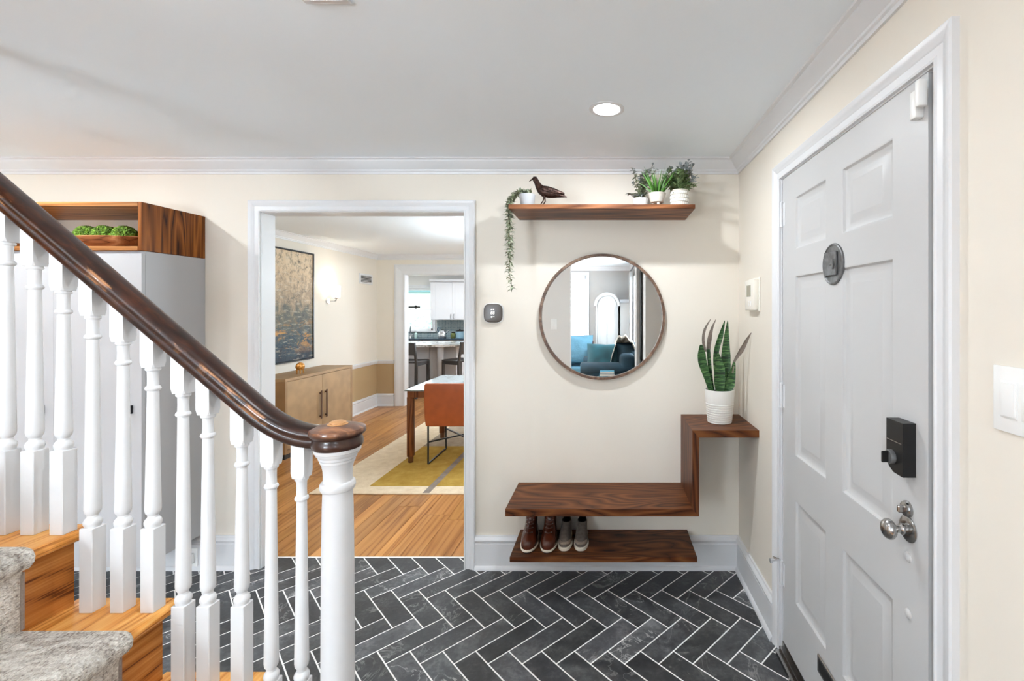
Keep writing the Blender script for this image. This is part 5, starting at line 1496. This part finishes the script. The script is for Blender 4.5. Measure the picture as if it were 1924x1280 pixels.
for (x, y) in ((-3.08, 8.38), (-2.62, 8.95)):
    MB().lathe([(0.0,0.0),(0.055,0.0),(0.058,0.10),(0.050,0.13),(0.046,0.16),(0.052,0.45),(0.056,0.70),(0.065,0.80),(0.070,0.871)], (x, y, 0), 20).build('turned_post', M['whitelam'], t)
# counter stools
def make_stool(label):
    t = thing('counter_stool', label, 'stool', (0,0,0), 'charcoal counter stools at the island')
    MB().box(-0.225, 0.225, -0.20, 0.22, 0.615, 0.645, 0.008, 2).build('seat', M['charcoal'], t)
    for sx_ in (-1, 1):
        MB().bar((sx_*0.205, -0.195, 0.0005), (sx_*0.205, -0.185, 0.64), 0.040, 0.040, (0,1,0)).bar((sx_*0.205, -0.185, 0.63), (sx_*0.205, -0.255, 0.975), 0.036, 0.036, (0,1,0)).build('rear_post', M['charcoal'], t, 0)
        MB().bar((sx_*0.205, 0.20, 0.0005), (sx_*0.205, 0.195, 0.615), 0.040, 0.040, (0,1,0)).build('leg', M['charcoal'], t, 0)
        MB().box(sx_*0.205-0.012, sx_*0.205+0.012, -0.18, 0.19, 0.20, 0.235).build('stretcher', M['charcoal'], t, 0)
        MB().box(sx_*0.205-0.012, sx_*0.205+0.012, -0.18, 0.19, 0.565, 0.615).build('seat_rail', M['charcoal'], t, 0)
    MB().box(-0.19, 0.19, -0.205, -0.180, 0.10, 0.135).build('stretcher', M['charcoal'], t, 0)
    MB().box(-0.19, 0.19, 0.185, 0.210, 0.10, 0.135).build('stretcher', M['charcoal'], t, 0)
    MB().add([(-0.19,-0.215,0.755),(0.19,-0.215,0.755),(0.19,-0.260,0.975),(-0.19,-0.260,0.975),(-0.19,-0.197,0.755),(0.19,-0.197,0.755),(0.19,-0.242,0.975),(-0.19,-0.242,0.975)],[(0,1,2,3),(4,5,6,7),(0,1,5,4),(1,2,6,5),(2,3,7,6),(3,0,4,7)]).build('backrest', M['charcoal'], t, 0)
    return t
st = make_stool('charcoal counter stool with its back to the dining room, leftmost at the island')
st.location = ((790-VPX)*7.98/F_PX-0.20, 8.07, 0); st.rotation_euler = (0,0,R(-8))
s2 = copy_thing(st, ((860-VPX)*8.1/F_PX-0.02, 8.28, 0), R(62), 'charcoal counter stool turned sideways at the curved island end')
s3 = copy_thing(st, (-4.62, 8.06, 0), R(4), 'charcoal counter stool at the island hidden behind the kitchen door casing')
# pendant bar light over the island
t = thing('pendant_light', 'thin black linear pendant light over the kitchen island', 'lamp', (-3.72, 8.6, 1.6))
plx = (764.5-VPX)*8.6/F_PX
MB().lathe([(0.0,-0.02),(0.05,-0.02),(0.055,0.0)], (plx, 8.6, CEIL), 20).build('canopy', M['black'], t)
MB().tube([(plx, 8.6, CEIL-0.02), (plx, 8.6, 1.60)], 0.012, 8).build('rod', M['black'], t)
MB().tube([(plx-0.40, 8.6, 1.60), (plx+0.25, 8.6, 1.60)], 0.014, 8).build('bar', M['black'], t)
MB().ell((plx+0.17, 8.6, 1.600), (0.034, 0.034, 0.034)).build('joint', M['black'], t)

# garden seen through the kitchen window
struct('ground_outside', box(-20, 12, YK+0.12, 40, -0.5, -0.3), M['lawn'], smooth=0)
t = thing('neighbour_house', 'pale neighbouring house with a grey roof beyond the kitchen window', 'building', (-8.6, 20, -0.3))
MB().box(-12.5, -7.0, 19.5, 24, -0.3, 2.35).build('wall', M['sidingout'], t, 0)
MB().prism([(-12.9, 2.3), (-6.75, 2.3), (-6.75, 2.45), (-9.2, 3.3), (-12.9, 3.3)], 'y', 19.2, 24.3).build('roof', M['roofout'], t, 0)
def shrub(x, y, r, h, label):
    t = thing('garden_shrub', label, 'shrub', (x, y, -0.3), 'shrubs outside the kitchen window')
    fo = MB()
    for k in range(260):
        d = rdir(-0.6, 1); q = Vector((x, y, -0.3+h*0.55)) + Vector((d.x*r, d.y*r, d.z*h*0.45))*rnd.uniform(0.6, 1.0)
        leaf(fo, q, rdir(-0.2, 0.8), (0,0,1), rnd.uniform(0.18, 0.28), rnd.uniform(0.10, 0.14), 0.2, 2)
    fo.build('foliage', M['leafout'], t, 60)['kind'] = 'stuff'
    MB().tube([(x, y, -0.3), (x, y, -0.3+h*0.5)], 0.05, 8).build('trunk', M['mahog'], t)
shrub(-7.0, 16.0, 0.9, 2.0, 'rounded shrub outside left of the kitchen window')
shrub(-5.6, 15.0, 0.7, 1.6, 'smaller shrub outside right behind the kitchen window')

# ================================================================== LIVING ROOM (seen in the mirror)
# striped blind on window_2
t = thing('zebra_blind', 'white striped roller blind half lowered on the living room window', 'blind', (-0.78, YL+0.03, 1.5))
MB().box(-1.12, -0.44, YL+0.004, YL+0.075, 2.16, 2.245, 0.006).build('cassette', M['blind'], t)
for k in range(7):
    MB().box(-1.115, -0.445, YL+0.030, YL+0.034, 2.09-0.095*k, 2.145-0.095*k).build('fabric_band', M['blind'], t, 0)
MB().box(-1.115, -0.445, YL+0.022, YL+0.042, 1.500, 1.520, 0.003).build('bottom_bar', M['blind'], t)
# armoire with an arched centre
ay = YL+0.50
t = thing('armoire', 'white painted armoire with an arched panelled front', 'armoire', (0.005, YL+0.26, 0))
ax0, ax1 = -0.215, 0.225; am = (ax0+ax1)/2; ar = (ax1-ax0)/2
arch = [(ax1, 0.0), (ax1, 1.62)] + [(am+ar*math.cos(a), 1.62+ar*1.05*math.sin(a)) for a in [PI*k/16 for k in range(1, 16)]] + [(ax0, 1.62), (ax0, 0.0)]
MB().prism(arch, 'y', YL+0.01, ay).build('body', M['armoire'], t, 30)
def archband(r0, r1, y0, y1, z0):
    mb = MB(); rs = []
    for k in range(0, 25):
        a = PI*k/24
        rs.append([(am+r*math.cos(a), y, 1.62+r*1.05*math.sin(a)) for (r, y) in ((r0, y0), (r1, y0), (r1, y1), (r0, y1))])
    return mb.rings(rs)
archband(ar*0.92, ar*1.14, YL+0.01, ay+0.035, 0).build('arch_cornice', M['armoire'], t, 40)
archband(ar*0.70, ar*0.80, ay, ay+0.020, 0).build('arch_moulding', M['armoire'], t, 40)
for (a, b) in ((am-ar*0.80, am-ar*0.70), (am+ar*0.70, am+ar*0.80)):
    MB().box(a, b, ay, ay+0.020, 0.3, 1.62).build('door_moulding', M['armoire'], t, 0)
MB().box(am-0.003, am+0.003, ay, ay+0.004, 0.3, 1.78).build('door_seam', M['charcoal'], t, 0)
t = thing('tall_cabinet', 'plain grey cabinet with a flat cornice beside the armoire', 'cabinet', (0.37, YL+0.24, 0))
MB().box(0.262, 0.50, YL+0.01, YL+0.44, 0.0, 1.68).build('body', M['grey_wall'], t, 0)
MB().box(0.250, 0.515, YL+0.005, YL+0.47, 1.68, 1.75, 0.01).build('cornice', M['whitelam'], t)
# curtains on window_3
for (y0, y1, lb) in ((-3.40, -2.98, 'grey curtain panel on the far side of the front window'), (-1.60, -1.12, 'grey curtain panel on the near side of the front window')):
    n = 40; rs_f = []; rs_b = []
    mb = MB(); vs = []
    for k in range(n+1):
        y = y0+(y1-y0)*k/n; x = XL-0.070+0.022*math.sin(k*2*PI/7)
        vs += [(x, y, 0.02), (x, y, 2.26), (x+0.004, y, 2.26), (x+0.004, y, 0.02)]
    fs = []
    for k in range(n):
        for q in range(4): fs.append((4*k+q, 4*k+(q+1) % 4, 4*k+4+(q+1) % 4, 4*k+4+q))
    mb.add(vs, fs)
    tag(centre_origin(mb.build('curtain', M['curtain'], None, 60)), lb, 'curtain', 'curtains at the living room front window')
o = MB().tube([(XL-0.070, -3.5, 2.275), (XL-0.070, -1.05, 2.275)], 0.012, 10).build('curtain_rod', M['black'], None)
tag(centre_origin(o), 'thin black rod above the front window curtains', 'curtain rod')
# sofa: its back to the front window wall, near arm towards the entry
sx0_, sx1_, sy0_, sy1_ = -0.43, 0.44, -2.74, -1.62
t = thing('sofa', 'dark teal sofa with rounded arms and loose cushions', 'sofa', ((sx0_+sx1_)/2, (sy0_+sy1_)/2, 0))
MB().box(sx0_+0.03, sx1_, sy0_, sy1_, 0.10, 0.34, 0.03, 3).build('base', M['teal_d'], t)
MB().box(sx0_, sx1_-0.24, sy0_+0.20, (sy0_+sy1_)/2-0.004, 0.34, 0.50, 0.045, 4).build('seat_cushion', M['teal'], t)
MB().box(sx0_, sx1_-0.24, (sy0_+sy1_)/2+0.004, sy1_-0.20, 0.34, 0.50, 0.045, 4).build('seat_cushion', M['teal'], t)
MB().box(sx1_-0.24, sx1_, sy0_, sy1_, 0.34, 0.86, 0.07, 4).build('backrest', M['teal_d'], t)
for (a, b) in ((sy0_, sy0_+0.20), (sy1_-0.20, sy1_)):
    mb = MB(); mb.lathe([(0.0,0.0),(0.085,0.0),(0.105,0.02),(0.105,sx1_-sx0_-0.06),(0.0,sx1_-sx0_-0.04)], (sx0_+0.02, (a+b)/2, 0.62), 24, 'x')
    mb.box(sx0_+0.03, sx1_-0.02, a+0.015, b-0.015, 0.30, 0.62)
    mb.build('arm', M['teal_d'], t, 50)
for a in (sx0_+0.08, sx1_-0.08):
    for b in (sy0_+0.08, sy1_-0.08): MB().lathe([(0.0,0.0),(0.02,0.0),(0.028,0.10),(0.0,0.10)], (a, b, 0), 12).build('foot', M['mahog'], t)
def pillow(name, c, w_, h_, th_, tilt, yaw, mat, label, cat='cushion'):
    mb = MB(); n = 12; vs = []; fs = []
    for s_ in (1, -1):
        for i in range(n+1):
            for j in range(n+1):
                u, v = -1+2*i/n, -1+2*j/n
                k = (1-u**4)*(1-v**4); pinch = 1-0.06*(1-abs(u*v))*(max(abs(u), abs(v))**6)
                vs.append(Vector((u*w_/2*pinch, s_*th_/2*k**0.6, v*h_/2*pinch)))
    m = (n+1)**2
    for s_ in range(2):
        for i in range(n):
            for j in range(n):
                a = s_*m+i*(n+1)+j; f_ = (a, a+1, a+n+2, a+n+1); fs.append(f_ if s_ else f_[::-1])
    Mx = Matrix.Translation(c) @ Matrix.Rotation(yaw, 4, 'Z') @ Matrix.Rotation(tilt, 4, 'X')
    mb.add([Mx @ v for v in vs], fs)
    o = mb.build(name, mat, None, 60); tag(centre_origin(o), label, cat); return o
pillow('cushion', (-0.02, -2.02, 0.75), 0.62, 0.50, 0.20, R(18), R(4), M['teal'], 'large bright teal velvet cushion leaning on the sofa arm')
pillow('cushion', (0.33, -1.95, 0.83), 0.36, 0.38, 0.18, R(10), R(-20), M['teal_d'], 'dark teal cushion at the right end of the sofa')
# knitted throw over the sofa back
mb = MB(); n = 22; vs = []; fs = []
for i in range(n+1):
    u = i/n
    for j in range(n+1):
        v = j/n
        x = 0.06+0.40*u; y = -1.80-0.66*v
        z = 0.93+0.20*math.sin(PI*u)**0.8*(0.6+0.4*math.cos(5*v)) + 0.02*math.sin(23*u+9*v)+0.015*math.sin(31*v)
        if u < 0.25: z -= (0.25-u)*0.9
        vs.append((x, y, z))
nb = len(vs); vs += [(a, b, c-0.02) for a, b, c in vs]
for i in range(n):
    for j in range(n):
        a = i*(n+1)+j; fs += [(a, a+n+1, a+n+2, a+1), (nb+a, nb+a+1, nb+a+n+2, nb+a+n+1)]
for i in range(n):
    for (a, b) in ((i, i+1), (n*(n+1)+i+1, n*(n+1)+i), ((i+1)*(n+1), i*(n+1)), (i*(n+1)+n, (i+1)*(n+1)+n)):
        fs.append((a, b, nb+b, nb+a))
mb.add(vs, fs)
o = mb.build('knit_throw', M['throw'], None, 60); tag(centre_origin(o), 'beige knitted throw heaped over the sofa back', 'blanket')
# mahogany armchair with a pale blue cover over its back
t = thing('wooden_armchair', 'dark mahogany armchair with panelled sides', 'chair', (-0.62, -3.16, 0))
MB().box(-0.95, -0.26, -3.46, -3.40, 0.12, 0.95, 0.01).build('back_panel', M['mahog'], t)
for x in (-0.95, -0.31):
    MB().box(x, x+0.05, -3.40, -2.81, 0.12, 0.80, 0.008).build('side_panel', M['mahog'], t)
    MB().box(x-0.015, x+0.065, -3.40, -2.78, 0.80, 0.84, 0.008).build('armrest', M['mahog'], t)
    for y in (-3.44, -2.84): MB().lathe([(0.0,0.0),(0.02,0.0),(0.028,0.12),(0.0,0.12)], (x+0.025, y, 0), 12).build('foot', M['mahog'], t)
MB().box(-0.90, -0.31, -3.40, -2.81, 0.30, 0.38, 0.01).build('seat_frame', M['mahog'], t)
MB().box(-0.895, -0.315, -3.39, -2.79, 0.12, 0.299).build('front_panel', M['mahog'], t, 0)
MB().box(-0.895, -0.315, -3.39, -2.82, 0.381, 0.50, 0.03, 3).build('seat_cushion', M['paleblue'], t)
pillow('cushion', (-0.56, -3.12, 0.80), 0.60, 0.56, 0.22, R(14), R(6), M['paleblue'], 'big pale blue cushion standing in the mahogany armchair')
# ottoman table with books
t = thing('ottoman', 'low upholstered dark teal ottoman in front of the sofa', 'ottoman', (-0.10, -1.05, 0))
MB().box(-0.42, 0.24, -1.42, -0.95, 0.10, 0.42, 0.04, 3).build('cushion', M['teal_d'], t)
for a in (-0.36, 0.18):
    for b in (-1.36, -1.01): MB().lathe([(0.0,0.0),(0.018,0.0),(0.025,0.10),(0.0,0.10)], (a, b, 0), 12).build('foot', M['mahog'], t)
o = MB().box(-0.16, 0.16, -1.32, -1.08, 0.4205, 0.56, 0.006).build('storage_box', M['paper'], None, 0); tag(centre_origin(o), 'white box under the teal books on the ottoman', 'box')
for k in range(3):
    t = thing('book', ['bottom teal book on the white box', 'middle teal book on the white box', 'topmost teal book on the white box'][k], 'book', (0.0, -1.2, 0.5605+k*0.0325), 'teal books stacked on the white box')
    z = 0.5605+k*0.0325; e = 0.006*k
    MB().box(-0.11+e, 0.12-e, -1.28, -1.11, z, z+0.003).box(-0.11+e, 0.12-e, -1.28, -1.11, z+0.029, z+0.032).box(-0.11+e, -0.107+e, -1.28, -1.11, z+0.003, z+0.029).build('cover', M['book_teal'], t, 0)
    MB().box(-0.106+e, 0.117-e, -1.277, -1.113, z+0.0031, z+0.0289).build('pages', M['paper'], t, 0)

# added floor lamps, out of view, filling the entry and its ceiling with light
def fill_floor_lamp(x, y, label):
    t = thing('fill_floor_lamp', label, 'lamp', (x, y, 0), 'added drum shade fill lamps')
    MB().lathe([(0.0,0.0),(0.14,0.0),(0.14,0.012),(0.03,0.022),(0.0,0.022)], (x, y, 0), 28).build('base', M['nickel'], t)
    MB().tube([(x, y, 0.02), (x, y, 1.30)], 0.011, 10).build('pole', M['nickel'], t)
    MB().lathe([(0.15,0.0),(0.13,0.24),(0.128,0.24),(0.148,0.0)], (x, y, 1.28), 28, closed=True).build('lamp_shade', M['fill_shade'], t)
fill_floor_lamp(-1.9, -1.3, 'added unseen fill lamp with drum shade by the open side of the stairs')
fill_floor_lamp(-3.6, -0.9, 'added unseen fill lamp with drum shade at the left of the living room')
